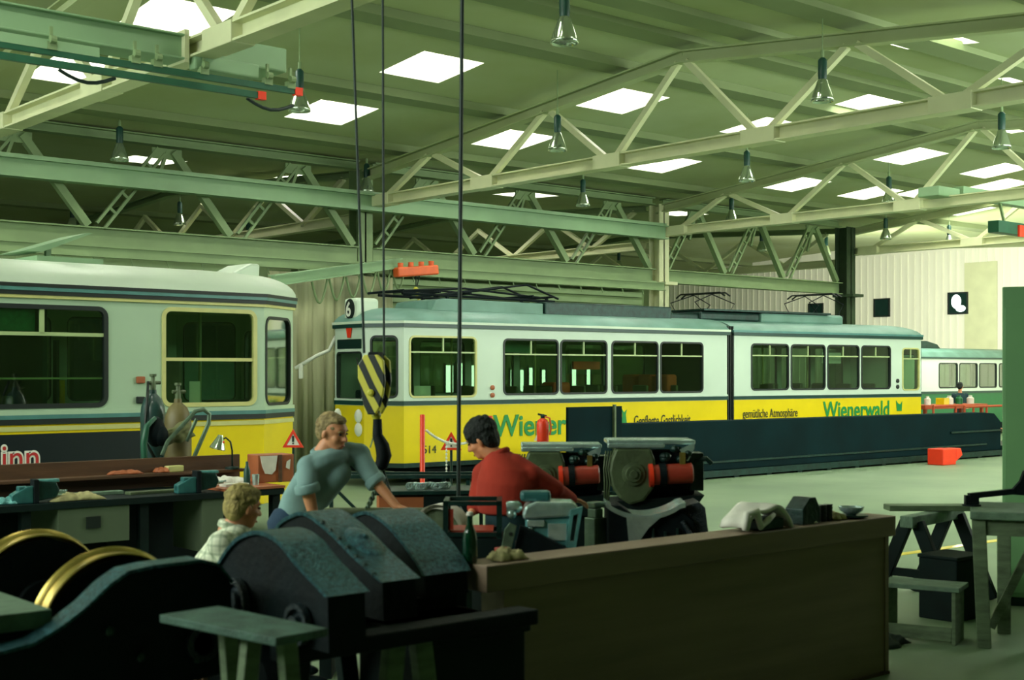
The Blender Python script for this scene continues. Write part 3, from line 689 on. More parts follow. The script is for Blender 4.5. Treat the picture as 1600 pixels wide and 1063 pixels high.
f = MB(); f.box(3.0, 3.7, .5, .55, 2.42, 2.62); f.build('sign_board', 'green_sign', tram)
f = MB(); f.box(4.8, 5.5, .5, .55, 2.1, 2.26); f.build('sign_board', 'signal_orange', tram)
f = MB(); f.box(4.2, 4.65, .4, .8, 1.4, 1.85); f.build('seat', 'seat_orange', tram, bevel=.05)
for k in range(3): f = MB(); f.box(7.2 + .0, 7.5, .3 + .5 * k, .7 + .5 * k, 1.3, 2.0); f.build('seat', 'seat_orange', tram, bevel=.05)

# bellows and rear section, still the same tram
YB = R(-5.4); ca, sa = math.cos(YA), math.sin(YA)
PB = Vector((PA.x + ca * (LA + .22), PA.y + sa * (LA + .22)))
f = MB()
for k in range(7):
    x = LA - .01 + k * .035; o = .03 if k % 2 else -.03
    f.box(x, x + .03, -o * .0 + .02 - o, W - .02 + o, .55, 3.0 + o)
f.build('bellows', 'rubber', tram)
secB = empty('rear_section', (LA + .22, 0, 0), YB - YA); secB.parent = tram
LB = s_on(1439, PB, YB)
def W_B(us, z0, z1): return winA(us, z0, z1, PB, YB, 0)
sideB = W_B([(1174, 1232), (1236, 1289), (1293, 1342), (1346, 1391)], 1.66, 2.66)
doorB = W_B([(1410, 1436)], 1.62, 2.62)
CB = [(0, 0), (0, W), (LB, W), (LB + .7, W - .6), (LB + .7, .6), (LB, 0)]
tl = math.hypot(.7, .6)
FB = [((0, 0), (LB - .0, 0), sideB + [doorB[0] + ('frame_cream',)], dict(bar=.25)),
      ((LB, 0), (LB + .7, .6), [(.12, tl - .12, 1.6, 2.66, .09)], dict()),
      ((LB + .7, .6), (LB + .7, W - .6), [(.08, .92, 1.6, 2.5, .09)], dict()),
      ((LB + .7, W - .6), (LB, W), [], dict()), ((LB, W), (0, W), [(.3 + 1.2 * k, 1.35 + 1.2 * k, 1.64, 2.66, .09) for k in range(5)], dict()), ]
body(secB, FB, CB, ZA, 'tram_white', 'tram_yellow', 'tram_roof', 'rear')
roof_mesh(CB, 2.86, .34, (.0, .9)).build('roof', 'tram_roof', secB, smooth='auto')
band(CB, 2.84, 2.90, .05).build('gutter', 'belt_green', secB); band(CB, 1.46, 1.53, .02).build('belt_rail', 'belt_green', secB)
band(CB, 2.905, 2.95, .06).build('roof_rim', 'belt_blue', secB)
f = MB(); f.box(.1, LB - .1, .1, W - .1, .22, .7); f.build('underframe', 'iron_side', secB)
f = MB(); f.box(-.5, 1.3, .5, 1.7, 3.16, 3.36); f.build('resistor_box', 'metal_dark', secB, bevel=.05)
f = MB(); f.box(1.35, 4.1, .5, 1.7, 3.14, 3.38); f.build('roof_cover', 'tram_roof', secB, bevel=.06)
f = MB(); f.box(-.45, 3.6, .45, 1.75, 3.38, 3.42); f.build('cover_rim', 'metal_dark', secB)
for z in (1.84, 1.70):
    f = MB(); f.lathe([(.05, 0), (.05, .025), (.02, .035)], (s_on(1402, PB, YB), 0, z), (0, -1, 0), 14); f.build('marker_lamp', 'rubber', secB, smooth='auto')
for x in (.6, 3.6, 5.4): wheelset_under(secB, x)
text('gemütliche Atmosphäre', .27, s_on(1160, PB, YB), 1.06, 'text_black', secB, 'lettering', sx=.66)
text('Wienerwald', .54, s_on(1286, PB, YB), 1.0, 'text_green', secB, 'lettering', sx=.86, bold=.01)
f = MB(); x = s_on(1401, PB, YB); f.prism([(x, 1.12), (x + .18, 1.12), (x + .2, 1.36), (x + .13, 1.28), (x + .05, 1.3), (x - .03, 1.38)], lambda p: Vector((p[0], -.004, p[1])), lambda p: Vector((p[0], -.008, p[1]))); f.build('rooster_mark', 'text_green', secB)
seats(secB, .5, LB - .8, .85, (.35, 1.85), .86); pole(secB, 1.6, .7, .86, 2.8); pole(secB, 3.4, 1.0, .86, 2.8)
f = MB(); f.box(s_on(1300, PB, YB), s_on(1330, PB, YB), .3, .33, 2.25, 2.5); f.build('paper_notice', 'white', secB)

# ---------- left tram (its rear end to the right)
PL = Vector((8.42, 14.38)); YLF = R(2.0)      # right end of the side wall
tl_ = empty('tram', (PL.x, PL.y, 0), YLF); tag(tl_, 'grey-white and yellow tram cut off by the left picture edge, with black advert panel', 'tram')
ZL = dict(skirt=.42, belt=1.57, eave=2.86, floor=.8)
SL = 9.0
def sl(u): return s_on(u, PL, YLF)            # negative along the side
def H(u0, u1, z0, z1, r, *m): return (SL + sl(u0), SL + sl(u1), z0, z1, r) + m
w1 = H(0, 166, 1.665, 2.755, .1)
w1 = (w1[0] - .35,) + w1[1:]
CL = [(-SL, 0), (-SL, W), (0, W), (.75, W - .5), (.75, .5), (0, 0)]
tl2 = math.hypot(.75, .5)
FL = [((-SL, 0), (0, 0), [(1.2, 2.4, 1.665, 2.755, .1), (2.6, 3.8, 1.665, 2.755, .1), w1, H(255, 399, 1.65, 2.78, .1, 'frame_cream')], dict(fw=.05)),
      ((0, 0), (.75, .5), [(.05, tl2 - .1, 1.64, 2.72, .12)], dict(gm='tram_glass_clear')),
      ((.75, .5), (.75, W - .5), [(.08, 1.12, 1.62, 2.6, .1)], dict()),
      ((.75, W - .5), (0, W), [(.1, tl2 - .1, 1.64, 2.72, .1)], dict()),
      ((0, W), (-SL, W), [(.4 + 1.35 * k, 1.55 + 1.35 * k, 1.67, 2.75, .1) for k in range(6)], dict())]
body(tl_, FL, CL, ZL, 'tram_grey_white', 'tram_yellow', 'tram_roof_white')
roof_mesh(CL, 2.98, .34, (.2, .8), .04).build('roof', 'tram_roof_white', tl_, smooth='auto')
for a, b, o, m in ((2.84, 2.875, .03, 'frame_cream'), (2.875, 2.92, .04, 'rubber'), (2.92, 2.96, .05, 'belt_blue'), (2.96, 3.0, .055, 'rubber')): band(CL, a, b, o).build('gutter_strip', m, tl_)
for a, b, o, m in ((1.575, 1.62, .02, 'tram_grey_white'), (1.53, 1.575, .025, 'belt_blue'), (1.47, 1.53, .02, 'rubber'), (1.40, 1.45, .012, 'frame_cream')): band(CL, a, b, o).build('belt_strip', m, tl_)
f = MB(); f.box(-SL, sl(222), -.01, .01, .55, 1.37); f.build('advert_panel', 'ad_black', tl_)
xx = sl(0)
text('inn', .42, xx + .0, .98, 'white', tl_, 'lettering', y=-.014, bold=.022, sx=.85); text('inn', .42, xx + .0, .98, 'text_red', tl_, 'lettering', y=-.02, sx=.85)
f = MB(); f.box(-SL + .1, -.1, .1, W - .1, .22, .7); f.build('underframe', 'iron_side', tl_)
h = FL[0][2][2]; f = MB(); zt = 2.755 - .3
f.box(h[0] - SL, h[1] - SL, -.0, .03, zt - .02, zt + .02); xs1 = sl(66); f.box(xs1 - .025, xs1 + .025, -.0, .03, zt, 2.75); f.box(h[0] - SL, h[1] - SL, .03, .05, 1.96, 1.98); f.build('transom', 'frame_pale', tl_)
f = MB(); f.box(h[0] - SL, sl(58), .06, .08, zt + .03, 2.72); f.build('destination_sign', 'green_sign', tl_)
h = FL[0][2][3]; f = MB(); f.box(h[0] - SL, h[1] - SL, 0, .03, 2.17, 2.21); f.build('transom', 'frame_cream', tl_)
f = MB(); f.box(sl(300), sl(317), .06, .07, 1.66, 1.93); f.build('paper_notice', 'white', tl_)
for z in (1.95, 1.72): f = MB(); f.box(sl(212), sl(225), -.04, 0, z - .04, z + .04); f.build('marker_lamp', 'wood_orange' if z > 1.8 else 'rubber', tl_, bevel=.012)
# interior: yellow bulkhead posts, dark partition, hanging seats
f = MB(); f.box(sl(85), sl(85) + .05, .3, 1.9, .86, 2.8); f.box(sl(113), sl(113) + .03, .4, .5, .86, 2.4); f.build('partition', 'window_dark', tl_)
f = MB(); f.box(sl(10), sl(22), .5, .6, .86, 1.9); f.box(sl(119), sl(132), .5, .56, .86, 1.95); f.build('bulkhead', 'tram_yellow', tl_)
seats(tl_, -8.2, -2.6, .85, (.4, 1.8), .86); pole(tl_, -1.6, .6, .86, 2.8, 'frame_pale'); pole(tl_, -.6, .5, .86, 2.8, 'frame_pale')
f = MB(); f.box(-1.1, -.6, .9, 1.3, 1.3, 2.2); f.ell((-.85, 1.1, 2.3), (.12, .16, .16)); f.build('driver_seat', 'seat_dark', tl_, bevel=.06)
f = MB(); f.box(.2, .6, .4, 1.8, .86, 1.68); f.build('driver_desk', 'metal_dark', tl_, bevel=.05)
for x in (-.9, -2.7): wheelset_under(tl_, x)
# roof fin and pantograph head
f = MB(); f.prism([(-.45, 3.2), (.0, 3.3), (.28, 3.44), (.42, 3.44), (.40, 3.1), (-.3, 3.1)], lambda p: Vector((p[0], .75, p[1])), lambda p: Vector((p[0], 1.35, p[1]))); f.build('roof_horn', 'tram_roof_white', tl_, bevel=.03)
f = MB(); xp = sl(140)
f.prism([(xp - .42, 3.42), (xp + .35, 3.68), (xp + .42, 3.68), (xp - .2, 3.42)], lambda p: Vector((p[0], .8, p[1])), lambda p: Vector((p[0], 1.5, p[1]))); f.box(xp - .3, xp + .5, .7, 1.6, 3.3, 3.37); f.bar((xp, 1.1, 3.3), (xp, 1.1, 3.5), .06)
f.build('pantograph', 'steel_mint', tl_)

# ---------- third tram, far right
PT = Vector((34.6, 22.9)); t3 = empty('tram', (PT.x, PT.y, 0), R(-1)); tag(t3, 'far white and green tram at the right, standing behind the tail of the long tram', 'tram')
ZT = dict(skirt=.4, belt=1.38, eave=2.5, floor=.8); CT = [(0, 0), (0, W), (9, W), (9, 0)]
def st(u): return s_on(u, PT, R(-1))
FT = [((0, 0), (9, 0), [(st(1467), st(1496), 1.56, 2.34, .08), (st(1499), st(1527), 1.56, 2.34, .08), (st(1530), st(1557), 1.56, 2.34, .08), (st(1561), st(1588), 1.56, 2.34, .08)], dict()),
      ((0, W), (0, 0), [(.2, 1.0, 1.5, 2.3, .1), (1.1, 2.0, 1.5, 2.3, .1)], dict()), ((9, 0), (9, W), [], dict()), ((9, W), (0, W), [(.6 + 1.3 * k, 1.7 + 1.3 * k, 1.56, 2.34, .08) for k in range(6)], dict())]
body(t3, FT, CT, ZT, 'tram_white', 'green_band', 'tram_roof')
roof_mesh(CT, 2.5, .34, (.5, .3)).build('roof', 'tram_roof', t3, smooth='auto')
band(CT, 2.48, 2.53, .05).build('gutter', 'belt_green', t3); band(CT, 1.38, 1.45, .02).build('belt_rail', 'belt_green', t3)
f = MB(); f.prism([(.3, 2.8), (.5, 3.05), (3.2, 3.05), (3.8, 2.95), (4, 2.8)], lambda p: Vector((p[0], .6, p[1])), lambda p: Vector((p[0], 1.6, p[1]))); f.build('roof_cover', 'metal_dark', t3)
f = MB(); f.box(.1, 8.9, .1, W - .1, .2, .6); f.build('underframe', 'iron_side', t3)
for x in (1.2, 3): wheelset_under(t3, x)
# raised pantographs of trams parked behind, seen over the roof
for u, l in ((1098, 'raised pantograph against the white wall, left one'), (1272, 'raised pantograph against the white wall, right one near the dark column')):
    P = at_d(u, 492, 33.5 if u < 1200 else 35.5); r_ = empty('pantograph', P); tag(r_, l, 'pantograph', 'raised pantographs')
    f = MB()
    for yy in (-.5, .5):
        f.tube([(-.45, yy * .9, 0), (-.75 if yy < 0 else -.75, yy * .8, .28), (0, yy * .6, .5)], .014, 5); f.tube([(.45, yy * .9, 0), (.75, yy * .8, .28), (0, yy * .6, .5)], .014, 5)
    f.tube([(-.45, -.45, 0), (.45, .45, 0)], .014, 5); f.build('arms', 'iron_side', r_)
    f = MB(); f.tube([(.1, -.8, .44), (.1, -.65, .53), (.1, .65, .53), (.1, .8, .44)], .022, 6); f.tube([(-.1, -.8, .44), (-.1, -.65, .53), (-.1, .65, .53), (-.1, .8, .44)], .022, 6); f.build('contact_strip', 'rubber', r_)
    f = MB(); f.box(-.6, .6, -.5, .5, -.12, -.02); f.build('base_frame', 'iron_side', r_)
    for a in (-.45, .45): f = MB(); f.lathe([(.04, 0), (.06, .04), (.04, .08)], (a, 0, -.22)); f.build('insulator', 'iron_side', r_)
# ================================================================ SHOP FLOOR
def V(*a): return Vector(a)
# ---- long dark pit guard in front of the articulated tram
root = empty('pit_guard', (16.4, 16.75, 0)); tag(root, 'long low dark steel guard in front of the articulated tram', 'guard')
f = MB(); f.prism([(0, .16), (13.9, .16), (13.9, .85), (13.6, 1.05), (13.1, 1.08), (0, 1.12)], lambda p: V(p[0], 0, p[1]), lambda p: V(p[0], .35, p[1])); f.build('body', 'tarp_black', root, bevel=.02)
f = MB(); f.box(.6, 14.0, -.08, .4, .04, .16)
for k in range(14): f.box(.8 + k, .95 + k, -.03, .4, 0, .05)
f.build('base_rail', 'metal_dark', root)
f = MB(); f.box(1.2, 13.2, -.03, .0, .30, .34); f.build('side_rail', 'metal_dark', root)
f = MB(); f.box(13.9, 16.2, -.1, 1.2, .14, .26); f.box(11.6, 13.9, -.04, 0, .62, .66); f.build('platform', 'metal_dark', root)
f = MB()
for x in (14.1, 16.0): f.box(x, x + .08, 0, 1.1, 0, .14)
f.build('foot', 'metal_dark', root)
P = at_d(862, 690, 22.0)
root = empty('steel_screen', (P.x, P.y - .4, 0)); tag(root, 'upright dark steel plate screen at the left end of the long guard, behind the motors', 'screen')
x1 = s_on(972, (P.x, P.y - .4), 0)
f = MB(); f.box(0, x1, 0, .06, .05, 1.47); f.build('plate', 'tarp_black', root, bevel=.005)
f = MB(); xx = s_on(957, (P.x, P.y - .4), 0); f.box(xx, xx + .04, -.05, 0, .05, 1.5); f.build('post', 'metal_olive', root)
f = MB(); f.box(0, .4, -.3, .4, 0, .05); f.box(x1 - .4, x1, -.3, .4, 0, .05); f.build('foot', 'metal_dark', root)
P = at_d(1473, 710, 29.5); f = MB(); f.box(-.3, .22, -.2, .2, 0, .36); f.prism([(.22, .06), (.5, .2), (.42, .36), (.22, .36)], lambda p: V(p[0], -.2, p[1]), lambda p: V(p[0], .1, p[1]))
tag(f.build('wheel_chock', 'signal_red', None, bevel=.02, loc=(P.x, P.y, 0)), 'bright orange-red block on the floor at the right end of the long guard', 'block')
# orange rail frame at far right
P = at_d(1507, 690, 34.5); root = empty('rail_frame', (P.x, P.y, .0), R(0)); tag(root, 'orange-red tubular work platform frame in front of the far green tram', 'frame')
f = MB()
for y in (0, .9):
    for x in (0, 1.1, 2.0): f.tube([(x, y, 0), (x, y, 1.15)], .035, 6)
    for z in (.5, 1.15): f.tube([(0, y, z), (2.0, y, z)], .035, 6)
f.build('frame', 'rail_orange', root)
f = MB(); f.box(-.02, 2.0, 0, .9, .5, .54); f.build('deck', 'rail_orange', root)
P = V(31.7, 19.7, 0); root = empty('workbench', (P.x, P.y, 0)); tag(root, 'far orange bench strewn with parts beside the far green tram', 'workbench')
f = MB(); f.box(0, 3.2, 0, .8, 1.05, 1.16); f.build('top', 'rail_orange', root)
for x in (.1, 3.0):
    for y in (.05, .7): f = MB(); f.box(x, x + .08, y, y + .08, 0, 1.05); f.build('leg', 'rail_orange', root)
labs = ['white tin on the far orange bench, nearest its left end', 'yellow box on the far orange bench', 'white jug on the far orange bench beside the yellow box', 'green can on the far orange bench', 'white bottle on the far orange bench, nearest its right end']
for k, (x, m, s) in enumerate(((.6, 'cloth_white', .09), (1.35, 'tram_yellow', .13), (1.7, 'cloth_white', .11), (2.2, 'green_band', .1), (2.8, 'cloth_white', .1))):
    f = MB(); f.lathe([(s, 0), (s, .16), (s * .5, .2), (s * .5, .24)], n=12) if k != 1 else f.box(-s, s, -s, s, 0, .18)
    tag(f.build(['tin', 'box', 'jug', 'can', 'bottle'][k], m, None, loc=(P.x + x, P.y + .3, 1.16)), labs[k], ['tin', 'box', 'jug', 'can', 'bottle'][k])

# ---- control cabinet at the right edge
P = at_d(1566, 600, 11.6); root = empty('switch_cabinet', (P.x, P.y, 0), ROLL - R(21)); tag(root, 'plain mint green steel cabinet filling the right edge', 'cabinet')
f = MB(); f.box(0, .9, 0, .5, .08, 2.78); f.build('body', 'cabinet_mint', root, bevel=.01)
f = MB(); f.box(.02, .88, -.015, 0, .12, 2.60); f.build('door', 'cabinet_mint', root, bevel=.004)
f = MB(); f.box(.03, .87, .03, .47, 0, .08); f.build('plinth', 'metal_dark', root)

# ---- brown counter in the foreground
CX0, CX1, CY = 4.25, 7.85, 5.1
root = empty('counter', (CX0, CY, 0)); tag(root, 'long brown wooden counter front in the right foreground', 'counter')
f = MB(); f.box(.0, CX1 - CX0 + .0, 0, .24, .93, 1.065); f.build('top', 'wood_counter', root, bevel=.006)
f = MB(); f.box(.16, CX1 - CX0 - .06, .04, .2, .02, .93); f.build('front_panel', 'wood_counter', root)
f = MB(); f.box(.14, .18, .03, .21, 0, .93); f.build('end_post', 'wood_counter', root); f = MB(); f.box(CX1 - CX0 - .08, CX1 - CX0 - .04, .03, .21, 0, .93); f.build('end_post', 'wood_counter', root)
f = MB(); f.box(.14, CX1 - CX0 - .04, .02, .22, 0, .02); f.build('foot_strip', 'wood_brown', root)

# small things on the counter
def on_counter(u): r = (u - 800) / FPX; return (CY + .12) * (cA + r * sA) / (sA - r * cA)
ZC = 1.065
root = empty('bottle', (on_counter(738), CY + .14, ZC)); tag(root, 'dark green glass bottle standing at the left end of the counter', 'bottle')
f = MB(); f.lathe([(.034, 0), (.038, .01), (.038, .12), (.03, .16), (.015, .2), (.013, .235), (.016, .24), (.016, .25)], n=18); f.build('glass_body', 'bottle_green', root, smooth='auto')
f = MB(); f.lathe([(.017, .243), (.017, .258), (.01, .262)], n=14); f.build('stopper', 'cloth_white', root)
def rag(name, loc, sx, sy, sz, m, label, cat='rag', seed=1, arch=0):
    rr = random.Random(seed); f = MB(); n = 18; g = []
    ph = [rr.uniform(0, 6) for _ in range(6)]
    for i in range(n + 1):
        row = []
        for j in range(n + 1):
            x, y = i / n * 2 - 1, j / n * 2 - 1; e = (1 - max(abs(x), abs(y)) ** 4)
            z = sz * (.35 * e + .3 * e * abs(math.sin(3.1 * x + ph[0] + 1.5 * y)) + .22 * e * abs(math.sin(5.3 * y + ph[1] - x * 2)) + .15 * e * math.sin(9 * x + ph[2]))
            wob = 1 + .16 * math.sin(3 * math.atan2(y, x) + ph[3]) + .08 * math.sin(7 * math.atan2(y, x) + ph[4])
            if arch: z = max(z, 0) * .5 + arch * max(0, math.cos(x * 1.5)) 
            row.append(f.bm.verts.new((x * sx * wob, y * sy * wob, max(z, 0) + .004)))
        g.append(row)
    for i in range(n):
        for j in range(n): f.bm.faces.new((g[i][j], g[i + 1][j], g[i + 1][j + 1], g[i][j + 1]))
    o = f.build(name, m, None, smooth=True, loc=loc); s = o.modifiers.new('solid', 'SOLIDIFY'); s.thickness = .006; s.offset = 1; return tag(o, label, cat)
rag('rag', (on_counter(790), CY + .12, ZC), .085, .07, .06, 'cloth_tan', 'crumpled tan rag at the left end of the counter, right of the bottle', seed=3)
# cloth draped over a tray on the counter
X = on_counter(1180); root = empty('cloth', (X, CY + .12, ZC)); tag(root, 'white cloth bunched over a dark basket on the counter', 'cloth')
f = MB(); n = 26; m_ = 8; g = []
for i in range(n + 1):
    t = i / n; row = []
    for j in range(m_ + 1):
        s = j / m_; x = -.22 + .46 * t; z = .02 + .13 * math.sin(PI * min(1, max(0, (t - .0) / 1.0))) ** .5 + .015 * math.sin(11 * t + 3 * s); row.append(f.bm.verts.new((x + .02 * math.sin(7 * s), -.11 + .22 * s, z)))
    g.append(row)
for i in range(n):
    for j in range(m_): f.bm.faces.new((g[i][j], g[i + 1][j], g[i + 1][j + 1], g[i][j + 1]))
o = f.build('fold', 'cloth_white', root, smooth=True); q = o.modifiers.new('s', 'SOLIDIFY'); q.thickness = .02
f = MB(); f.tube([(-.22, -.1, .02), (-.215, -.11, .12), (-.13, -.115, .13), (-.09, -.115, .03), (-.02, -.115, .07), (.04, -.115, .1)], [.02, .022, .024, .02, .02, .012], 8); f.build('hanging_fold', 'cloth_white', root, smooth=True)
f = MB(); f.box(-.06, .17, -.09, .09, 0, .07); f.build('basket', 'metal_dark', root, bevel=.01)
X = on_counter(1222); f = MB(); f.prism([(-.08, 0), (.1, 0), (.1, .1), (.055, .17), (-.0, .17), (-.08, .1)], lambda p: V(p[0], -.07, p[1]), lambda p: V(p[0], .07, p[1]))
tag(f.build('angle_block', 'metal_dark', None, bevel=.005, loc=(on_counter(1232) + .15, CY + .13, ZC)), 'small dark angled steel block on the counter right of the white cloth', 'block')
X = on_counter(1285); root = empty('spring_stack', (X, CY + .12, ZC)); tag(root, 'group of dark ribbed metal sleeves clamped together on the counter', 'sleeves')
for k in range(3): f = MB(); f.lathe([(.026 + .004 * (i % 2), i * .012) for i in range(10)], ((k - 1) * .062, 0, 0), n=12); f.build('sleeve', 'rubber', root, smooth='auto')
X = on_counter(1330); root = empty('bowl', (X, CY + .12, ZC)); tag(root, 'small steel bowl on a dark saucer, near the right end of the counter', 'bowl')
f = MB(); f.lathe([(.03, 0.02), (.075, .05), (.085, .075), (.08, .075), (.07, .055), (.02, .03)], n=20); f.build('dish', 'metal_bright', root, smooth='auto')
f = MB(); f.lathe([(.06, 0), (.11, .012), (.11, .022), (.05, .02)], n=20); f.build('saucer', 'metal_dark', root, smooth='auto')
X = on_counter(1262); rag('paper', (on_counter(1254), CY + .13, ZC), .06, .06, .03, 'cloth_white', 'scrap of white paper on the counter between block and sleeves', 'paper', 8)
X = on_counter(1308); rag('rag', (on_counter(1309) - .02, CY + .13, ZC), .05, .06, .05, 'cloth_tan', 'small pale rag on the counter left of the steel bowl', 'rag', 11)

# ---- sawhorses, stool, table on the right
def sawhorse(loc, rz, L, h, label, m='wood_grey', spread=.32, th=.09):
    root = empty('sawhorse', loc, rz); tag(root, label, 'sawhorse')
    f = MB(); f.box(0, L, -.06, .06, h - .1, h); f.build('beam', 'wood_top', root, bevel=.008)
    for x in (.12, L - .12):
        for s in (-1, 1): f = MB(); f.bar((x, s * spread, 0), (x, s * .05, h - .06), th, th * .6, up=(1, 0, 0)); f.build('leg', m, root, bevel=.005)
        f = MB(); f.box(x - .02, x + .02, -spread * .62, spread * .62, h * .33, h * .33 + .07); f.build('brace', m, root)
    return root
P = at_z(1365, 925, .28); Q = at_d(1392, 850, 11.7)
sawhorse((Q.x - .15, Q.y - .25, 0), R(8), 1.1, .80, 'dark wooden sawhorse with splayed legs, right of the counter end', 'bench_dark', .36, .11)
root = empty('step_stool', at_z(1380, 1000, 0), ROLL - R(30)); tag(root, 'low wooden step stool standing on the floor between counter and table', 'stool')
f = MB(); f.box(-.03, .56, 0, .34, .40, .435); f.build('top', 'wood_top', root, bevel=.005)
f = MB(); f.box(0, .03, .02, .32, 0, .40); f.build('side_panel', 'wood_grey', root, bevel=.004)
f = MB(); f.box(.50, .53, .02, .32, 0, .40); f.build('side_panel', 'wood_grey', root, bevel=.004)
f = MB(); f.box(.03, .50, .02, .04, .03, .13); f.build('rail', 'wood_grey', root, bevel=.004)
P = at_z(1538, 1012, 0); root = empty('work_table', (P.x, P.y, 0), ROLL - R(19)); tag(root, 'rough wooden work table with heavy legs at the right edge', 'table')
f = MB(); f.box(-.1, 1.5, -.08, .75, .95, 1.01); f.build('top', 'wood_top', root, bevel=.01)
f = MB(); f.box(-.04, 1.44, -.02, .02, .83, .95); f.build('apron', 'wood_grey', root)
for x in (0, .42, 1.3):
    f = MB(); f.bar((x, .02, 0), (x - .04, .02, .95), .12, .1, up=(1, 0, 0)); f.build('leg', 'wood_grey', root, bevel=.006)
for x in (.1, 1.3): f = MB(); f.box(x, x + .1, .58, .68, 0, .95); f.build('leg', 'wood_grey', root, bevel=.006)
f = MB(); f.bar((.05, .3, .1), (.42, .3, .9), .08, .06); f.build('brace', 'wood_grey', root)
P = at_z(1468, 985, 0.0); P = at_d(1490, 900, 10.95); f = MB(); f.box(-.12, .3, -.1, .25, 0, .5); f.box(-.13, .31, -.11, .26, .5, .53)
tag(f.build('tool_chest', 'bench_dark', None, bevel=.01, loc=(P.x, P.y, 0)), 'dark green steel chest behind the low step stool', 'chest')
# plank bridging sawhorse and table, iron bracket on it
A_, B_ = at_d(1385, 804, 11.9), at_d(1535, 806, 11.9); f = MB(); f.bar(V(0, 0, 0), V(B_.x - A_.x, B_.y - A_.y, 0), .2, .05)
tag(f.build('plank', 'wood_grey', None, bevel=.006, loc=(A_.x, A_.y, .828)), 'weathered plank lying on the dark sawhorse beside the work table', 'plank')
P = at_d(1518, 786, 10.2); root = empty('iron_bracket', (P.x, P.y, 1.012), ROLL); tag(root, 'black bent iron bracket with a pointed upright on the rough table, beside the mint cabinet', 'bracket')
f = MB(); f.bar((0, 0, .0), (0, 0, .08), .05, .1); f.bar((-.02, 0, .075), (.32, 0, .11), .06, .04); f.prism([(.28, .09), (.40, .08), (.40, .27), (.37, .19)], lambda p: V(p[0], -.02, p[1]), lambda p: V(p[0], .02, p[1])); f.build('arm', 'iron_side', root)
f = MB(); f.tube([(-.0, 0, 0), (-.0, 0, .01)], .07, 12); f.build('foot', 'iron_side', root)
P = at_z(1382, 1008, 0); rag('hose_pile', (P.x - .0, P.y + .05, 0), .22, .16, .08, 'rubber', 'dark heap of hose on the floor beside the step stool', 'hose', 4)

# ---- foreground left: bogie on trestles
root = empty('bogie_frame', (2.2, 5.0, 0)); O = V(2.2, 5.0, 0); tag(root, 'black painted bogie side frame sweeping up across the lower left corner', 'bogie frame')
top = [(1.2, .93), (1.80, .985), (1.92, 1.0), (2.02, 1.045), (2.13, 1.115), (2.22, 1.19), (2.30, 1.235), (2.4, 1.246), (2.62, 1.25), (2.70, 1.225), (2.76, 1.15)]
poly = top + [(2.78, .78), (2.3, .74), (1.9, .68), (1.2, .66)]
f = MB(); f.prism(poly, lambda p: V(p[0], 4.98, p[1]) - O, lambda p: V(p[0], 5.085, p[1]) - O); f.build('side_frame', 'iron_side', root, bevel=.008)
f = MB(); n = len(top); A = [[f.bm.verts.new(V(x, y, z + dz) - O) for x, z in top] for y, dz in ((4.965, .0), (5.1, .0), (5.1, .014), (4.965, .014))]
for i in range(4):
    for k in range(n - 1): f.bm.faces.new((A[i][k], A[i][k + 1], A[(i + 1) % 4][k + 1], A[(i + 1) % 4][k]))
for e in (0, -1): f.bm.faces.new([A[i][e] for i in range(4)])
f.build('top_flange', 'iron_painted_sheen', root)
f = MB(); f.box(-.9, -.16, .09, .66, -.06 + 1.1, 1.11); f.build('cross_plate', 'wood_top', root, bevel=.004)
f = MB(); f.box(-.9, -.2, .1, .6, .7, 1.04); f.build('transom', 'iron_side', root)
for k, (x, z) in enumerate(((.02, 1.02), (.15, .9), (.4, 1.0), (.4, .86))): f = MB(); f.lathe([(.02, 0), (.02, .02), (.012, .025)], (x, -.02, z), (0, -1, 0), 10); f.build('bolt', 'metal_dark', root)
f = MB(); f.lathe([(.07, 0), (.075, .03), (.05, .035), (.05, .0)], (.42, -.02, .92), (0, -1, 0), 18); f.build('bearing_boss', 'iron_black', root, smooth='auto')
for x in (-.7, .35):
    f = MB(); f.box(x, x + .1, .0, .1, 0, .7); f.build('trestle_leg', 'wood_grey', root)
def wheel(root, y, m_t='brass'):
    f = MB(); f.lathe([(.33, -.035), (.335, -.03), (.335, .03), (.35, .045), (.355, .055), (.35, .065), (.31, .065), (.31, -.035)], (0, y, 0), (0, 1, 0), 64, caps=False); t = f.build('tread', m_t, root, smooth='auto')
    f = MB(); f.lathe([(.315, -.05), (.27, -.045), (.25, -.01), (.14, -.01), (.12, -.07), (.05, -.08), (.05, .08), (.12, .07), (.14, .02), (.25, .02), (.27, .05), (.315, .05)], (0, y, 0), (0, 1, 0), 48); f.build('wheel_disc', 'iron_side', root, smooth='auto')
root = empty('wheelset', (2.42, 5.36, .935)); tag(root, 'wheelset with polished brass-coloured treads behind the black bogie frame', 'wheelset')
wheel(root, 0.0); wheel(root, .84)
f = MB(); f.lathe([(.05, 0), (.06, .1), (.06, .74), (.05, .84)], (0, 0, 0), (0, 1, 0), 20); f.build('axle', 'iron_side', root, smooth='auto')
f = MB(); f.box(-.3, .3, .3, .55, -.42, -.06); f.box(-.25, -.17, .35, .5, -.935, -.42); f.box(.17, .25, .35, .5, -.935, -.42); f.build('cradle', 'bench_dark', root)

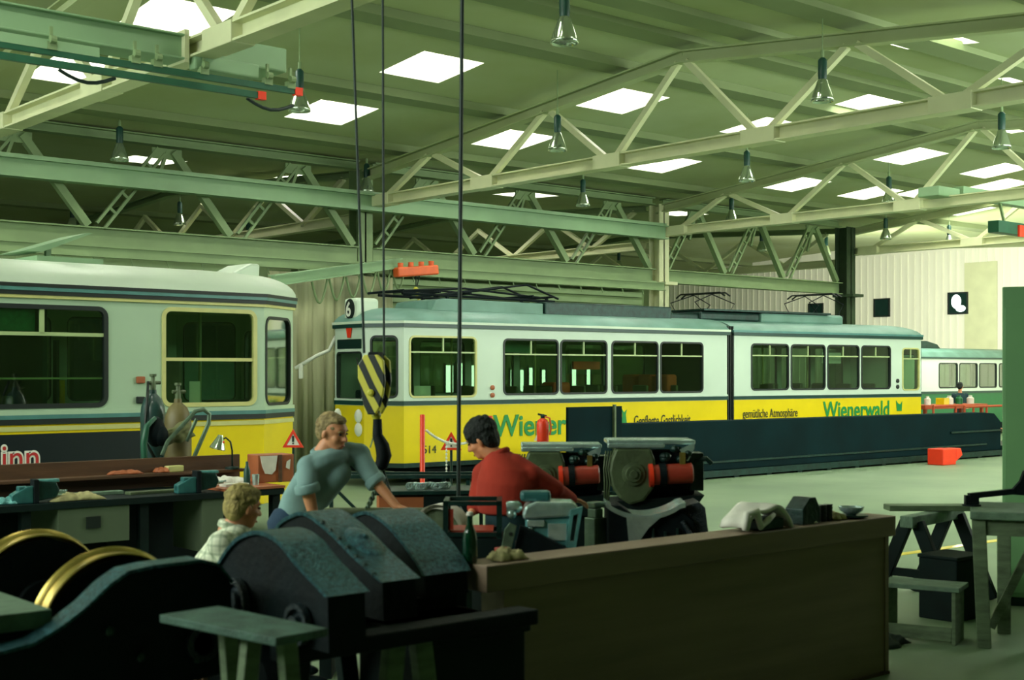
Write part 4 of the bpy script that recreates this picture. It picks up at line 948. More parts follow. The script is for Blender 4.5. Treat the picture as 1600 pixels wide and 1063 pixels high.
# gear cases
def casing(X, w, prof, label, extra=None):
    cy = sum(p[0] for p in prof) / len(prof); root = empty('gear_case', (X, cy, 1.0)); tag(root, label, 'gear case', None); O = V(X, cy, 1.0)
    f = MB(); f.prism(prof, lambda p: V(X + .012, p[0], p[1]) - O, lambda p: V(X + w - .012, p[0], p[1]) - O); f.build('housing', 'iron_side', root, smooth='auto')
    f = MB(); pts = [p for p in prof[1:-1]]; n = len(pts); c = V(0, cy, 1.0)
    L = []
    for xx, g in ((X, .0), (X + w, .0), (X + w, .018), (X, .018)):
        row = []
        for p in pts:
            d = (V(0, p[0], p[1]) - c).normalized() * g; row.append(f.bm.verts.new(V(xx, p[0], p[1]) + d - O))
        L.append(row)
    for i in range(4):
        for k in range(n - 1): f.bm.faces.new((L[i][k], L[i][k + 1], L[(i + 1) % 4][k + 1], L[(i + 1) % 4][k]))
    for e in (0, -1): f.bm.faces.new([L[i][e] for i in range(4)])
    f.build('cover_plate', 'iron_painted_sheen', root, smooth='auto')
    return root, O
def crom(pts, k=5):
    out = []
    for i in range(len(pts) - 1):
        p0, p1, p2, p3 = [Vector(pts[max(0, min(len(pts) - 1, i + j))]) for j in (-1, 0, 1, 2)]
        for q in range(k): t = q / k; out.append(tuple(.5 * ((2 * p1) + (p2 - p0) * t + (2 * p0 - 5 * p1 + 4 * p2 - p3) * t * t + (3 * p1 - p0 - 3 * p2 + p3) * t ** 3)))
    return out + [tuple(pts[-1])]
def prof_(pts, zb): return [(pts[0][0] + .02, zb)] + crom(pts) + [(pts[-1][0] - .01, zb)]
r1, O1 = casing(2.86, .2, prof_([(5.34, 1.06), (5.28, 1.176), (5.13, 1.295), (4.95, 1.347), (4.78, 1.325), (4.64, 1.25), (4.42, 1.15)], .93), 'nearest black gear case, its humped cover shining blue-green')
for (y, z, r) in ((5.1, 1.05, .1), (4.6, 1.02, .085)):
    f = MB(); f.lathe([(r, 0), (r, .03), (r * .75, .03), (r * .7, .01), (r * .45, .01), (r * .45, .04), (0, .045)], V(2.86, y, z) - O1, (-1, 0, 0), 24); f.build('bearing_boss', 'iron_black', r1, smooth='auto')
r2, O2 = casing(3.42, .21, prof_([(5.8, 1.1), (5.72, 1.257), (5.60, 1.32), (5.46, 1.345), (5.26, 1.28), (5.05, 1.185), (4.84, 1.10)], .93), 'middle black gear case with a lumpy lid on its slope')
f = MB(); c = V(3.54, 5.14, 1.235) - O2; Mx = Matrix.Rotation(R(27), 3, 'X')
f.ell(c, (.085, .13, .035), Mx); f.ell(c + V(0, .01, .03), (.03, .035, .02)); f.build('inspection_lid', 'iron_painted_sheen', r2, smooth=True)
for k in range(7): f = MB(); f.ell(V(3.43, 5.32 - .07 * k, 1.325 - .033 * k) - O2, .014, nu=8, nv=6); f.build('bolt', 'metal_dark', r2)
r3, O3 = casing(3.92, .29, prof_([(5.98, 1.1), (5.85, 1.24), (5.68, 1.30), (5.48, 1.245), (5.27, 1.11), (5.19, 1.04)], .93), 'furthest black gear case, reaching the left end of the counter')
for rr_, x, ya, yb in ((r1, 0, 0, 0),): pass
root = empty('trestle', (3.4, 5.2, 0)); tag(root, 'dark beam trestle carrying the three gear cases', 'trestle')
f = MB(); f.box(-.6, .75, -.6, -.46, .86, .93); f.box(-.6, .75, .0, .18, .86, .93); f.build('beam', 'iron_side', root, bevel=.008)
f = MB()
for k, (x, y) in enumerate(((-.02, -.52), (.12, -.52), (-.5, -.52), (.12, .1), (-.5, .1))):
    f = MB(); f.bar((x, y, .86), (x + (.12 if k % 2 else -.10), y, 0), .09, .06, up=(0, 1, 0)); f.build('leg', 'wood_grey' if k < 2 else 'bench_dark', root, bevel=.005)
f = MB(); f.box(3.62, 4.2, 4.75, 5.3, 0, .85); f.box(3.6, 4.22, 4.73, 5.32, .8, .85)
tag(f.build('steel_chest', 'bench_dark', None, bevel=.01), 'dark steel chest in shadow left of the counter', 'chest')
root = empty('trestle', (2.4, 4.25, 0)); tag(root, 'grey-green plank topped trestle in front of the nearest gear case', 'trestle')
f = MB(); f.prism([(-.16, .33), (.10, .36), (.17, -.30), (-.06, -.33)], lambda p: V(p[0], p[1], 1.105), lambda p: V(p[0], p[1], 1.135)); f.build('top', 'plank_dark', root, bevel=.004)
for (x, y, dx) in ((-.02, -.1, -.12), (.06, .22, .08), (.06, -.2, .1)):
    f = MB(); f.bar((x, y, 1.105), (x + dx, y, 0), .06, .05, up=(0, 1, 0)); f.build('leg', 'wood_grey', root, bevel=.004)
# dark gearbox mass below the first case
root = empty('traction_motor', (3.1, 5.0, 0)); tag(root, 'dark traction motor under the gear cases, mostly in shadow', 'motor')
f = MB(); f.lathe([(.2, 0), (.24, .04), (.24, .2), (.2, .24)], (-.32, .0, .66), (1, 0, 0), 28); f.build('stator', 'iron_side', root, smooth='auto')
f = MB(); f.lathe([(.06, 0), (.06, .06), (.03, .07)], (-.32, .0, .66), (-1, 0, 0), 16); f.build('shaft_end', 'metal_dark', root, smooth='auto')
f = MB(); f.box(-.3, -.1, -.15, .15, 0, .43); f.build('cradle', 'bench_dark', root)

# ---- left workbench with vises
BY = 10.95
root = empty('workbench', (3.2, BY, 0)); tag(root, 'long dark workbench with two vises in front of the left tram', 'workbench'); BX = 3.2
def bu(u, Y=BY): r = (u - 800) / FPX; return Y * (cA + r * sA) / (sA - r * cA) - BX
xe = bu(445)
f = MB(); f.box(-.8, xe, 0, .85, .88, .94); f.build('top', 'bench_dark', root, bevel=.006)
f = MB(); f.box(bu(350), xe, -.01, .85, .942, .965); f.build('mat', 'wood_orange', root)
f = MB(); f.box(-.8, xe, .85, .89, .94, 1.22); f.build('back_board', 'wood_brown', root, bevel=.004)
f = MB(); f.box(-.8, xe, .68, .9, 1.06, 1.085); f.build('shelf', 'wood_brown', root)
f = MB(); f.box(bu(92), bu(204), .02, .7, .57, .88); dr = f.build('drawer', 'cabinet_grey', root, bevel=.006)
f = MB(); x0, x1 = bu(136), bu(158); f.box(x0, x1, .005, .02, .70, .80); f.build('grip_recess', 'rubber', dr)
f = MB(); f.ell((bu(94), -.01, .62), .015); f.build('lock_knob', 'metal_bright', dr)
f = MB(); f.box(bu(318), bu(352), .03, .6, .4, .88); f.build('drawer', 'cabinet_grey', root, bevel=.006)
f = MB(); f.box(-.8, xe, .8, .84, .05, .88); f.build('back_panel', 'bench_dark', root)
f = MB(); f.box(-.8, xe - .1, .4, .8, .12, .18); f.build('lower_shelf', 'bench_dark', root)
for x in (-.7, .95, 2.0, xe - .1):
    for y in (.05, .75): f = MB(); f.box(x, x + .08, y, y + .08, 0, .88); f.build('leg', 'bench_dark', root)
def vise(u, label):
    root = empty('vise', (BX + bu(u), BY + .1, .94), R(-8)); tag(root, label, 'vise', 'bench vises')
    f = MB(); f.box(-.22, -.02, -.06, .06, .07, .17); f.box(-.3, -.05, -.05, .05, .02, .09); f.prism([(-.3, .0), (-.05, 0), (-.05, .17), (-.12, .17), (-.3, .09)], lambda p: V(p[0], -.075, p[1]), lambda p: V(p[0], .075, p[1])); f.build('fixed_jaw', 'vise_teal', root, bevel=.012)
    f = MB(); f.prism([(.0, .02), (.22, .05), (.26, .12), (.22, .2), (0, .22)], lambda p: V(p[0], -.06, p[1]), lambda p: V(p[0], .06, p[1])); f.build('moving_jaw', 'metal_dark', root, bevel=.012)
    f = MB(); f.box(-.05, .01, -.09, .09, -.0, .235); f.build('jaw_plate', 'iron_side', root, bevel=.008)
    f = MB(); f.box(.02, .26, -.05, .05, .2, .232); f.build('anvil_plate', 'steel_teal', root, bevel=.01)
    f = MB(); f.tube([(.22, 0, .1), (.34, 0, .1)], .02, 10); f.tube([(.32, -.12, .12), (.32, .12, .08)], .01, 8); f.build('spindle', 'metal_bright', root, smooth='auto'); root.scale = (.7, .8, .85)
vise(64, 'teal bench vise at the left end of the dark workbench'); vise(318, 'teal bench vise near the middle of the dark workbench, below the desk lamp')
rag('rag', (BX + bu(126), BY + .12, .94), .2, .1, .07, 'cloth_tan', 'crumpled cream rags on the workbench between the two vises', 'rag', 21)
rag('rag', (BX + bu(20), BY + .15, .94), .1, .08, .06, 'steel_teal', 'bluish crumpled cloth at the left end of the workbench', 'cloth', 5)
f = MB(); f.box(-.35, .3, -.05, .05, 0, .03); tag(f.build('plank', 'wood_top', None, bevel=.004, loc=(BX + bu(140, BY + .45), BY + .45, .94)), 'pale wooden lath lying along the back of the workbench', 'plank')
f = MB(); f.box(-.25, .3, -.06, .06, 0, .025); tag(f.build('steel_bar', 'metal_olive', None, bevel=.004, loc=(BX + bu(240, BY + .3), BY + .3, .94)), 'flat grey steel bar on the workbench left of the middle vise', 'bar')
def bx2(name, u, y, z, s, m, label, cat, rz=0): 
    f = MB(); f.box(-s[0] / 2, s[0] / 2, -s[1] / 2, s[1] / 2, 0, s[2]); o = f.build(name, m, None, bevel=min(s) * .15, loc=(BX + bu(u, BY + y), BY + y, z)); o.rotation_euler = (0, 0, rz); return tag(o, label, cat)
rag('rag', (BX + bu(192, BY + .78), BY + .77, 1.085), .14, .05, .04, 'wood_orange', 'orange-brown rag on the back shelf of the workbench, left one', 'rag', 31)
rag('glove', (BX + bu(252, BY + .78), BY + .77, 1.085), .06, .05, .05, 'wood_orange', 'orange glove on the back shelf below the gas cylinders', 'glove', 32)
bx2('carton', 272, .77, 1.085, (.17, .08, .06), 'frame_cream', 'small cream and yellow carton on the back shelf beside the orange glove', 'carton', .1)
rag('cloth', (BX + bu(350, BY + .5), BY + .5, .965), .2, .12, .08, 'cloth_white', 'white rag on the workbench under the desk lamp', 'rag', 40)
bx2('paper_pad', 366, .2, .965, (.24, .14, .03), 'cloth_white', 'white paper pad on the workbench in front of the desk lamp', 'paper')
root = empty('tool_box', (BX + bu(412, BY + .55), BY + .45, .965), R(-6)); tag(root, 'orange-brown wooden box holding white paper at the right end of the workbench', 'box')
f = MB(); f.box(-.16, .22, -.1, .16, 0, .27); f.build('body', 'wood_orange', root, bevel=.01)
f = MB(); f.box(.05, .09, -.115, -.1, 0, .27); f.build('strap', 'wood_brown', root, bevel=.006)
f = MB(); f.prism([(-.14, .26), (.04, .26), (.02, .12), (-.02, .08), (-.09, .09), (-.12, .16)], lambda p: V(p[0], -.112, p[1]), lambda p: V(p[0], -.105, p[1])); f.build('paper', 'cloth_white', root)
f = MB(); f.prism([(.14, .2), (.18, .22), (.17, .12), (.13, .14)], lambda p: V(p[0], -.108, p[1]), lambda p: V(p[0], -.104, p[1])); f.build('tag', 'cloth_white', root)
f = MB(); f.lathe([(.03, 0), (.033, .02), (.033, .13), (.015, .18), (.013, .22)], n=14); tag(f.build('bottle', 'lamp_body', None, smooth='auto', loc=(BX + bu(386, BY + .3), BY + .3, .965)), 'dark bottle on the workbench left of the wooden box', 'bottle')
f = MB(); f.lathe([(.03, 0), (.036, .1), (.033, .1), (.026, .01)], n=16); tag(f.build('cup', 'metal_bright', None, smooth='auto', loc=(BX + bu(397, BY + .25), BY + .22, .965)), 'clear drinking cup on the workbench beside the dark bottle', 'cup')
# desk lamp
root = empty('desk_lamp', (BX + bu(366, BY + .7), BY + .74, 1.085)); tag(root, 'small bench lamp with bright metal shade on a bent arm', 'lamp')
f = MB(); f.lathe([(.07, 0), (.07, .02), (.02, .03)], n=18); f.build('base', 'metal_dark', root)
f = MB(); f.tube([(0, 0, .02), (.0, 0, .18), (-.02, 0, .27), (-.07, 0, .31), (-.12, 0, .29)], .009, 8); f.build('arm', 'metal_dark', root, smooth=True)
f = MB(); f.lathe([(.025, .09), (.035, .06), (.075, -.03), (.08, -.05), (.07, -.05), (.03, .05)], (-.15, 0, .25), (.28, 0, 1), 18); f.build('lamp_shade', 'reflector', root, smooth='auto')
f = MB(); f.ell((-.12, -.045, .27), .012); f.build('switch', 'signal_red', root)
# gas cylinders on trolley
def cyl(u, Y, ztop, r, m, label):
    P = at_y(u, 640, Y); root = empty('gas_cylinder', (P.x, P.y, .08)); tag(root, label, 'gas cylinder', 'gas cylinders'); h = ztop - .08
    f = MB(); f.lathe([(r * .9, 0), (r, .03), (r, h - .42), (r * .92, h - .33), (r * .7, h - .25), (r * .3, h - .2), (r * .28, h - .16)], n=28); f.build('body', m, root, smooth='auto')
    f = MB(); f.lathe([(.028, h - .17), (.03, h - .1), (.02, h - .07), (.02, h - .03), (.035, h - .025), (.035, h)], n=12); f.tube([(-.06, 0, h - .09), (.08, 0, h - .09)], .018, 8); f.build('valve', 'metal_olive', root, smooth='auto'); return root
g1 = cyl(239, 12.6, 2.02, .125, 'cylinder_teal', 'dark teal gas cylinder, left of the two'); g2 = cyl(278, 12.35, 1.93, .135, 'cylinder_ochre', 'ochre gas cylinder, right of the two, with a cloth over its shoulder')
f = MB(); f.tube([(-.06, -.02, 1.86), (-.1, -.08, 1.7), (-.13, -.1, 1.45), (-.15, -.16, 1.25), (-.05, -.2, 1.05)], .015, 6); f.build('hose', 'rubber', g1, smooth=True)
P = at_y(262, 700, 12.0); root = empty('cylinder_trolley', (P.x, P.y, 0)); tag(root, 'steel tube trolley behind the workbench with slanting handles beside the gas cylinders', 'trolley')
for (a, b, c, d_) in ((255, 712, 308, 641), (292, 700, 308, 655), (303, 715, 326, 660)):
    pass
pts = [at_y(253, 712, 12.0), at_y(262, 690, 12.0), at_y(305, 643, 12.0), at_y(318, 640, 12.0), at_y(327, 647, 12.0), at_y(326, 662, 12.0), at_y(303, 715, 12.0)]
f = MB(); f.tube([p - V(P.x, P.y, 0) for p in pts], .022, 8); q = [at_y(307, 655, 12.05), at_y(292, 690, 12.05)]; f.tube([p - V(P.x, P.y, 0) for p in q], .018, 8); f.build('handle', 'metal_grey', root, smooth='auto')
f = MB(); b0 = pts[0] - V(P.x, P.y, 0); b1 = pts[-1] - V(P.x, P.y, 0); f.tube([b0, (b0.x, 0, .1)], .022, 8); f.tube([b1, (b1.x, 0, .1)], .022, 8); f.box(-.35, .5, .0, .75, .04, .078); f.build('frame', 'metal_dark', root)
for x in (-.3, .45): f = MB(); f.lathe([(.09, -.02), (.1, 0), (.09, .02)], (x, -.06, .1), (0, 1, 0), 16); f.build('wheel', 'rubber', root)
rag('tarp', (g2.location.x - .09, g2.location.y - .14, 1.42), .16, .08, .05, 'tarp_khaki', 'khaki cloth and black hood hung on the gas cylinders', 'cloth', 9)
o = [x for x in COL.objects if x.name == 'tarp'][0]; o.rotation_euler = (R(75), R(-20), 0)
P = at_y(243, 675, 12.1); root = empty('welding_mask', P); tag(root, 'black welding mask and green hose bundle hanging on the cylinders', 'mask')
f = MB(); f.ell((0, 0, 0), (.1, .08, .15)); f.ell((.04, -.05, -.04), (.07, .05, .1)); f.build('shell', 'iron_side', root, smooth=True)
f = MB(); f.tube([(-.03, -.06, .14), (-.12, -.06, .06), (-.15, -.06, -.1), (-.14, -.06, -.3), (-.11, -.06, -.42), (-.05, -.05, -.5)], [.02, .03, .035, .03, .03, .02], 8); f.build('hose', 'rail_green', root, smooth=True)
# warning triangles
def triangle(P, s, rz, label, stand=True):
    root = empty('warning_triangle', (P.x, P.y, 0), rz); tag(root, label, 'warning sign', 'warning triangles'); z = P.z
    h = s * .87; A = [(-s / 2, z - h / 3), (s / 2, z - h / 3), (0, z + h * 2 / 3)]; c = (0, z); B = [(c[0] + (p[0] - c[0]) * .62, c[1] + (p[1] - c[1]) * .62) for p in A]
    f = MB()
    for k in range(3):
        q = [A[k], A[(k + 1) % 3], B[(k + 1) % 3], B[k]]; f.prism(q, lambda p: V(p[0], -.01, p[1]), lambda p: V(p[0], .01, p[1]))
    f.build('red_border', 'signal_red', root)
    f = MB(); f.prism(B, lambda p: V(p[0], -.004, p[1]), lambda p: V(p[0], .004, p[1])); f.build('white_field', 'white', root)
    f = MB(); f.box(-.012 * s * 4, .012 * s * 4, -.012, -.004, z - s * .02, z + s * .26); f.box(-.035 * s, .035 * s, -.012, -.004, z - s * .13, z - s * .06); f.build('exclamation_mark', 'rubber', root)
    if stand: f = MB(); f.tube([(0, .012, 0), (0, .012, z - h / 3)], .015, 8); f.lathe([(.16, 0), (.16, .03), (.03, .05)], (0, .012, 0), n=20); f.build('stand', 'metal_dark', root)
    return root
triangle(at_d(458, 690, 15.7), .25, ROLL, 'warning triangle beside the end of the left tram')
triangle(at_d(705, 694, 15.0), .24, ROLL, 'warning triangle on the chain in front of the long tram')
# red posts and white chain
posts = []
for u, v0, v1, d_, l in ((660, 648, 753, 14.6, 'red barrier post in front of the number 514'), (766, 650, 760, 15.4, 'red barrier post just behind the dark-haired man\'s head')):
    P = at_d(u, v0, d_); f = MB(); f.lathe([(.14, 0), (.14, .03), (.028, .05), (.028, P.z - .01), (.02, P.z)], n=14); posts.append(P)
    tag(f.build('barrier_post', 'signal_red', None, smooth='auto', loc=(P.x, P.y, 0)), l, 'post', 'red barrier posts')
root = empty('barrier_chain', posts[0] - V(0, 0, .18)); tag(root, 'white plastic chain sagging between the red posts', 'chain'); a = V(.06, 0, 0); b = posts[1] - posts[0] + V(-.06, 0, 0)
f = MB(); n = 34
for k in range(n + 1):
    t = k / n; p = a.lerp(b, t) - V(0, 0, .9 * .16 * 4 * t * (1 - t)); f.ell(p, (.022, .012, .016), nu=8, nv=6)
f.build('links', 'white', root)
f = MB(); p = a.lerp(b, .32) - V(0, 0, .14)
for k in range(10): f.ell(p - V(0, 0, .04 * k), (.012, .012, .018), nu=8, nv=6)
f.build('hanging_links', 'white', root)
# fire extinguisher on the screen post
P = at_d(848, 672, 13.5); root = empty('fire_extinguisher', P - V(0, 0, .13), ROLL); tag(root, 'red fire extinguisher in front of the tram lettering, above the left motor', 'fire extinguisher')
f = MB(); f.lathe([(.055, 0), (.062, .02), (.062, .19), (.05, .23), (.02, .25)], n=20); f.build('body', 'signal_red', root, smooth='auto')
f = MB(); f.lathe([(.02, .245), (.024, .27), (.012, .29)], n=12); f.bar((-.05, 0, .29), (.04, 0, .27), .02); f.build('valve', 'metal_dark', root)
f = MB(); f.tube([(.01, -.0, .27), (.07, -.02, .25), (.085, -.02, .15), (.07, -.03, .08)], .01, 6); f.build('hose', 'signal_orange', root)
f = MB(); f.prism([(-.09, .02), (-.05, .02), (-.05, .1)], lambda p: V(p[0], -.02, p[1]), lambda p: V(p[0], -.015, p[1])); f.build('label_tag', 'white', root)
f = MB(); f.box(-.07, .07, -.06, .2, -.03, 0); f.tube([(0, .1, -.03), (0, .1, -P.z + .14)], .02, 8); f.lathe([(.16, 0), (.16, .03), (.02, .04)], (0, .1, -P.z + .13), n=16); f.build('stand', 'metal_dark', root)
# ================================================================ MACHINERY IN THE MIDDLE
def motor(P, label, rz=0):
    # electric motor on a stand; local x right, y away
    root = empty('electric_motor', (P.x, P.y, 0), ROLL + rz); tag(root, label, 'motor'); z = P.z
    f = MB(); f.box(-.22, .43, -.18, .2, z + .225, z + .26); f.box(-.22, .2, -.2, -.16, z + .20, z + .235); f.build('top_plate', 'metal_bright', root, bevel=.01)
    f = MB(); pr = [(-.13, .2), (.13, .2), (.16, .12), (.175, .02), (.15, -.1), (.08, -.19), (-.02, -.22), (-.1, -.17), (-.16, -.08), (-.18, .03), (-.16, .13)]
    f.prism(pr, lambda p: V(p[0] - .03, -.2, z + p[1]), lambda p: V(p[0] - .03, -.1, z + p[1])); g = f.build('gear_cover', 'metal_olive', root, bevel=.02)
    f = MB(); f.lathe([(.085, 0), (.085, .015), (.06, .02), (.055, .035), (.03, .035), (.028, .05), (0, .05)], (-.03, -.2, z + .01), (0, -1, 0), 24); f.build('shaft_boss', 'metal_olive', g, smooth='auto')
    f = MB()
    for k in range(3): f.tube([(-.19 - .02 * k, -.18, z + .18), (-.215 - .015 * k, -.19, z + .05), (-.20 - .02 * k, -.19, z - .05), (-.215 - .012 * k, -.18, z - .2)], .007, 6)
    f.build('cables', 'metal_olive', root, smooth=True)
    f = MB(); f.lathe([(.17, 0), (.2, .04), (.2, .5), (.16, .56)], (-.12, .06, z - .02), (1, 0, 0), 28); f.build('stator', 'iron_side', root, smooth='auto')
    f = MB(); f.lathe([(.075, .0), (.075, .32), (.06, .33), (.06, .0)], (.08, -.2, z - .0), (1, 0, .06), 24); f.build('brush_drum', 'motor_red', root, smooth='auto')
    f = MB(); f.lathe([(.085, 0), (.085, .03), (.055, .03), (.05, 0)], (.085, -.2, z), (1, 0, .06), 24); f.build('end_ring', 'signal_red', root, smooth='auto')
    f = MB(); f.lathe([(.085, 0), (.085, .05)], (.16, -.2, z + .005), (1, 0, .06), 24); f.build('clamp_ring', 'iron_side', root, smooth='auto')
    f = MB()
    rr = random.Random(4)
    for k in range(14): x = .16 + .24 * rr.random(); f.ell((x, -.19 + .05 * rr.random(), z + .1 + .1 * rr.random()), (.035, .03, .028), nu=8, nv=6)
    f.build('terminal_block', 'metal_dark', root)
    f = MB(); f.box(.31, .35, -.23, -.19, z + .05, z + .17); f.build('brass_strap', 'brass', root)
    f = MB(); f.prism([(.31, .19), (.42, .24), (.42, .2), (.37, .1)], lambda p: V(p[0], -.2, z + p[1]), lambda p: V(p[0], -.17, z + p[1])); f.build('bright_flange', 'metal_bright', root)
    f = MB(); f.box(.4, .5, -.12, .1, z - .12, z + .16); f.tube([(.42, -.1, z + .1), (.52, -.12, z + .12), (.56, -.12, z + .08)], .02, 8); f.build('end_shield', 'metal_dark', root, bevel=.01)
    f = MB(); f.prism([(-.2, -.2), (.5, -.15), (.38, -.32), (-.12, -.32)], lambda p: V(p[0], -.16, z + p[1]), lambda p: V(p[0], .25, z + p[1])); f.build('bed_plate', 'bench_dark', root)
    f = MB(); f.box(-.1, .36, -.1, .2, .04, z - .32); f.box(-.25, .5, -.2, .3, 0, .04); f.build('pedestal', 'bench_dark', root)
    return root
motor(at_d(992, 740, 10.0), 'large dark motor with round olive gear cover and red drum, above the counter')
motor(at_d(856, 742, 10.9), 'dark motor with red drum half hidden behind the man in the red sweater')

# half shell with polished saddle, in front of the right motor
P = at_d(1010, 815, 8.9); root = empty('bearing_housing', (P.x, P.y, 0), ROLL); z = P.z; tag(root, 'black cast housing with polished silver saddle just above the middle of the counter', 'housing')
f = MB(); A = [(-.27, -.30), (-.27, .12), (-.19, .12), (-.10, .06), (0, .045), (.12, .07), (.2, .1), (.30, .02), (.32, -.3)]
f.prism(A, lambda p: V(p[0], -.14, z + p[1]), lambda p: V(p[0], .2, z + p[1])); f.build('casting', 'iron_side', root, bevel=.01)
f = MB(); n = 16; g = []
for i in range(n + 1):
    t = i / n; x = -.28 + .52 * t; zc = .13 - .085 * math.sin(PI * min(1, t * 1.05)) ** .8; g.append([f.bm.verts.new(V(x, y, z + zc + dz)) for y, dz in ((-.17, -.02), (-.17, .012), (.1, .02), (.1, -.012))])
for a, b in zip(g, g[1:]):
    for k in range(4): f.bm.faces.new((a[k], a[(k + 1) % 4], b[(k + 1) % 4], b[k]))
for e in (g[0], g[-1]): f.bm.faces.new(e)
f.prism([(-.15, .06), (.08, .05), (-.0, -.02), (-.08, -.13), (-.13, -.16)], lambda p: V(p[0], -.185, z + p[1]), lambda p: V(p[0], -.165, z + p[1]))
f.build('saddle', 'metal_bright', root, smooth='auto')
f = MB()
for k in range(5): f.box(-.06 + .08 * k, -.045 + .08 * k, -.165, -.14, z - .28, z - .05 + .02 * (k % 2)); 
f.build('rib', 'metal_dark', root)
f = MB(); f.prism([(.2, .1), (.34, .14), (.38, .1), (.40, -.06), (.36, -.12), (.30, -.05)], lambda p: V(p[0], -.1, z + p[1]), lambda p: V(p[0], .2, z + p[1])); f.tube([(.22, -.15, z + .02), (.28, -.17, z - .08), (.36, -.17, z - .13), (.45, -.16, z - .12)], .018, 8); f.build('side_lug', 'iron_black', root, bevel=.01)
f = MB(); f.box(-.27, .32, -.14, .2, 0, z - .3); f.build('pedestal', 'bench_dark', root)
# silver control box
P = at_d(858, 815, 7.8); root = empty('contactor_box', (P.x, P.y, 0), ROLL); z = P.z; tag(root, 'open silvery switchgear housing with curved lid, right behind the counter', 'housing')
f = MB(); f.prism([(-.16, .05), (-.14, .10), (-.08, .125), (.13, .12), (.17, .09), (.13, .04), (-.15, .02)], lambda p: V(p[0], -.12, z + p[1]), lambda p: V(p[0], .12, z + p[1])); f.build('lid', 'metal_bright', root, bevel=.015)
f = MB(); f.box(-.14, .12, -.1, .1, z - .13, z + .03); b_ = f.build('body', 'steel_teal', root, bevel=.008)
f = MB(); f.box(-.13, -.03, -.115, -.1, z - .02, z + .02); f.box(-.12, -.1, -.112, -.1, z - .1, z - .02); f.box(-.01, .1, -.11, -.1, z - .1, z - .0); f.build('cover_flap', 'metal_bright', root, bevel=.004)
f = MB()
q = [(.12, .08), (.19, .10), (.15, -.14), (.09, -.14)]; q2 = [(.135, .05), (.165, .06), (.14, -.1), (.115, -.1)]
for k in range(4): s_ = [q[k], q[(k + 1) % 4], q2[(k + 1) % 4], q2[k]]; f.prism(s_, lambda p: V(p[0], -.14, z + p[1]), lambda p: V(p[0], -.1, z + p[1]))
f.build('end_frame', 'steel_teal', root)
f = MB(); f.box(-.17, .01, -.06, .06, z + .12, z + .18); f.build('cap_block', 'vise_teal', root, bevel=.02)
f = MB(); f.lathe([(.03, 0), (.035, .02), (.035, .07), (.02, .09)], (-.25, -.05, z + .09), (1, 0, 0), 14); f.ell((-.22, -.06, z + .05), (.03, .03, .03)); f.build('terminal', 'metal_bright', root, smooth='auto')
f = MB(); f.prism([(-.22, -.22), (-.17, .0), (.11, -.14), (.13, -.22)], lambda p: V(p[0], -.2, z + p[1]), lambda p: V(p[0], -.12, z + p[1])); f.box(-.2, .13, -.12, .15, z - .3, z - .13); f.build('base', 'iron_side', root)
f = MB(); f.prism([(-.30, -.24), (-.25, -.26), (-.19, .0), (-.23, .02), (-.26, -.02)], lambda p: V(p[0], -.24, z + p[1]), lambda p: V(p[0], -.225, z + p[1])); s_ = f.build('bracket_strip', 'metal_grey', root, bevel=.003)
for (x, zz) in ((-.225, -.045), (-.265, -.19)): f = MB(); f.lathe([(.011, 0), (.011, .004)], (x, -.24, z + zz), (0, -1, 0), 12); f.build('hole', 'rubber', s_)
f = MB(); f.box(-.2, .13, -.1, .1, 0, z - .3); f.build('pedestal', 'bench_dark', root)
# brass block between
P = at_d(931, 797, 8.9); f = MB(); f.box(-.05, .05, -.04, .04, .015, .055); f.box(-.04, .03, -.04, .04, -.05, .01); f.box(-.06, .06, -.05, .05, -P.z, -.05); tag(f.build('terminal_post', 'metal_grey', None, bevel=.006, loc=P), 'small bright stacked clamp on a dark post between housing and saddle casting', 'clamp')
# pale wheel and rusty frame left of the counter
P = at_d(690, 838, 8.3); root = empty('pale_wheel', P, ROLL + R(-30)); tag(root, 'cream wheel standing between the gear cases and the bottle', 'wheel')
f = MB(); f.lathe([(.2, -.05), (.205, .05), (.18, .05), (.175, -.05)], (0, 0, 0), (0, 1, 0), 48, caps=False); f.build('rim', 'cloth_white', root, smooth='auto')
f = MB(); f.lathe([(.175, -.02), (.06, -.02), (.05, -.07), (.05, .07), (.06, .02), (.175, .02)], (0, 0, 0), (0, 1, 0), 40); f.build('disc', 'metal_olive', root, smooth='auto')
f = MB(); f.box(-.12, .12, -.1, .1, -P.z, -.18); f.build('stand', 'bench_dark', root)
P = at_d(738, 815, 7.7); root = empty('assembly_rack', (P.x, P.y, 0), ROLL); z = P.z; tag(root, 'dark square steel frame with rusty plates behind the green bottle', 'frame')
f = MB()
for x in (-.17, .14): f.box(x, x + .03, 0, .03, .0, z + .11); f.box(x, x + .03, .3, .33, .0, z + .11)
for zz in (z + .09, z - .09): f.box(-.17, .17, 0, .03, zz, zz + .025); f.box(-.17, .17, .3, .33, zz, zz + .025); f.box(-.17, -.14, 0, .33, zz, zz + .025); f.box(.14, .17, 0, .33, zz, zz + .025)
f.build('frame', 'metal_dark', root)
f = MB(); f.box(-.16, -.11, .01, .02, z - .05, z + .07); f.box(-.13, .12, .02, .3, z - .065, z - .055); f.build('rusty_plate', 'motor_red', root)
f = MB(); f.box(-.2, .2, -.02, .35, z - .4, z - .1); f.build('lower_panel', 'bench_dark', root)
P = at_d(785, 865, 7.4); f = MB(); f.box(-.035, .035, -.03, .03, 0, .1); tag(f.build('tin_box', 'motor_red', None, bevel=.004, loc=(P.x, P.y, .96)), 'small rust-red tin behind the tan rag', 'tin')
f = MB(); f.box(-.12, .12, -.06, .12, 0, .958); tag(f.build('pedestal', 'bench_dark', None, loc=(P.x, P.y, 0)), 'dark pedestal behind the left end of the counter', 'pedestal')
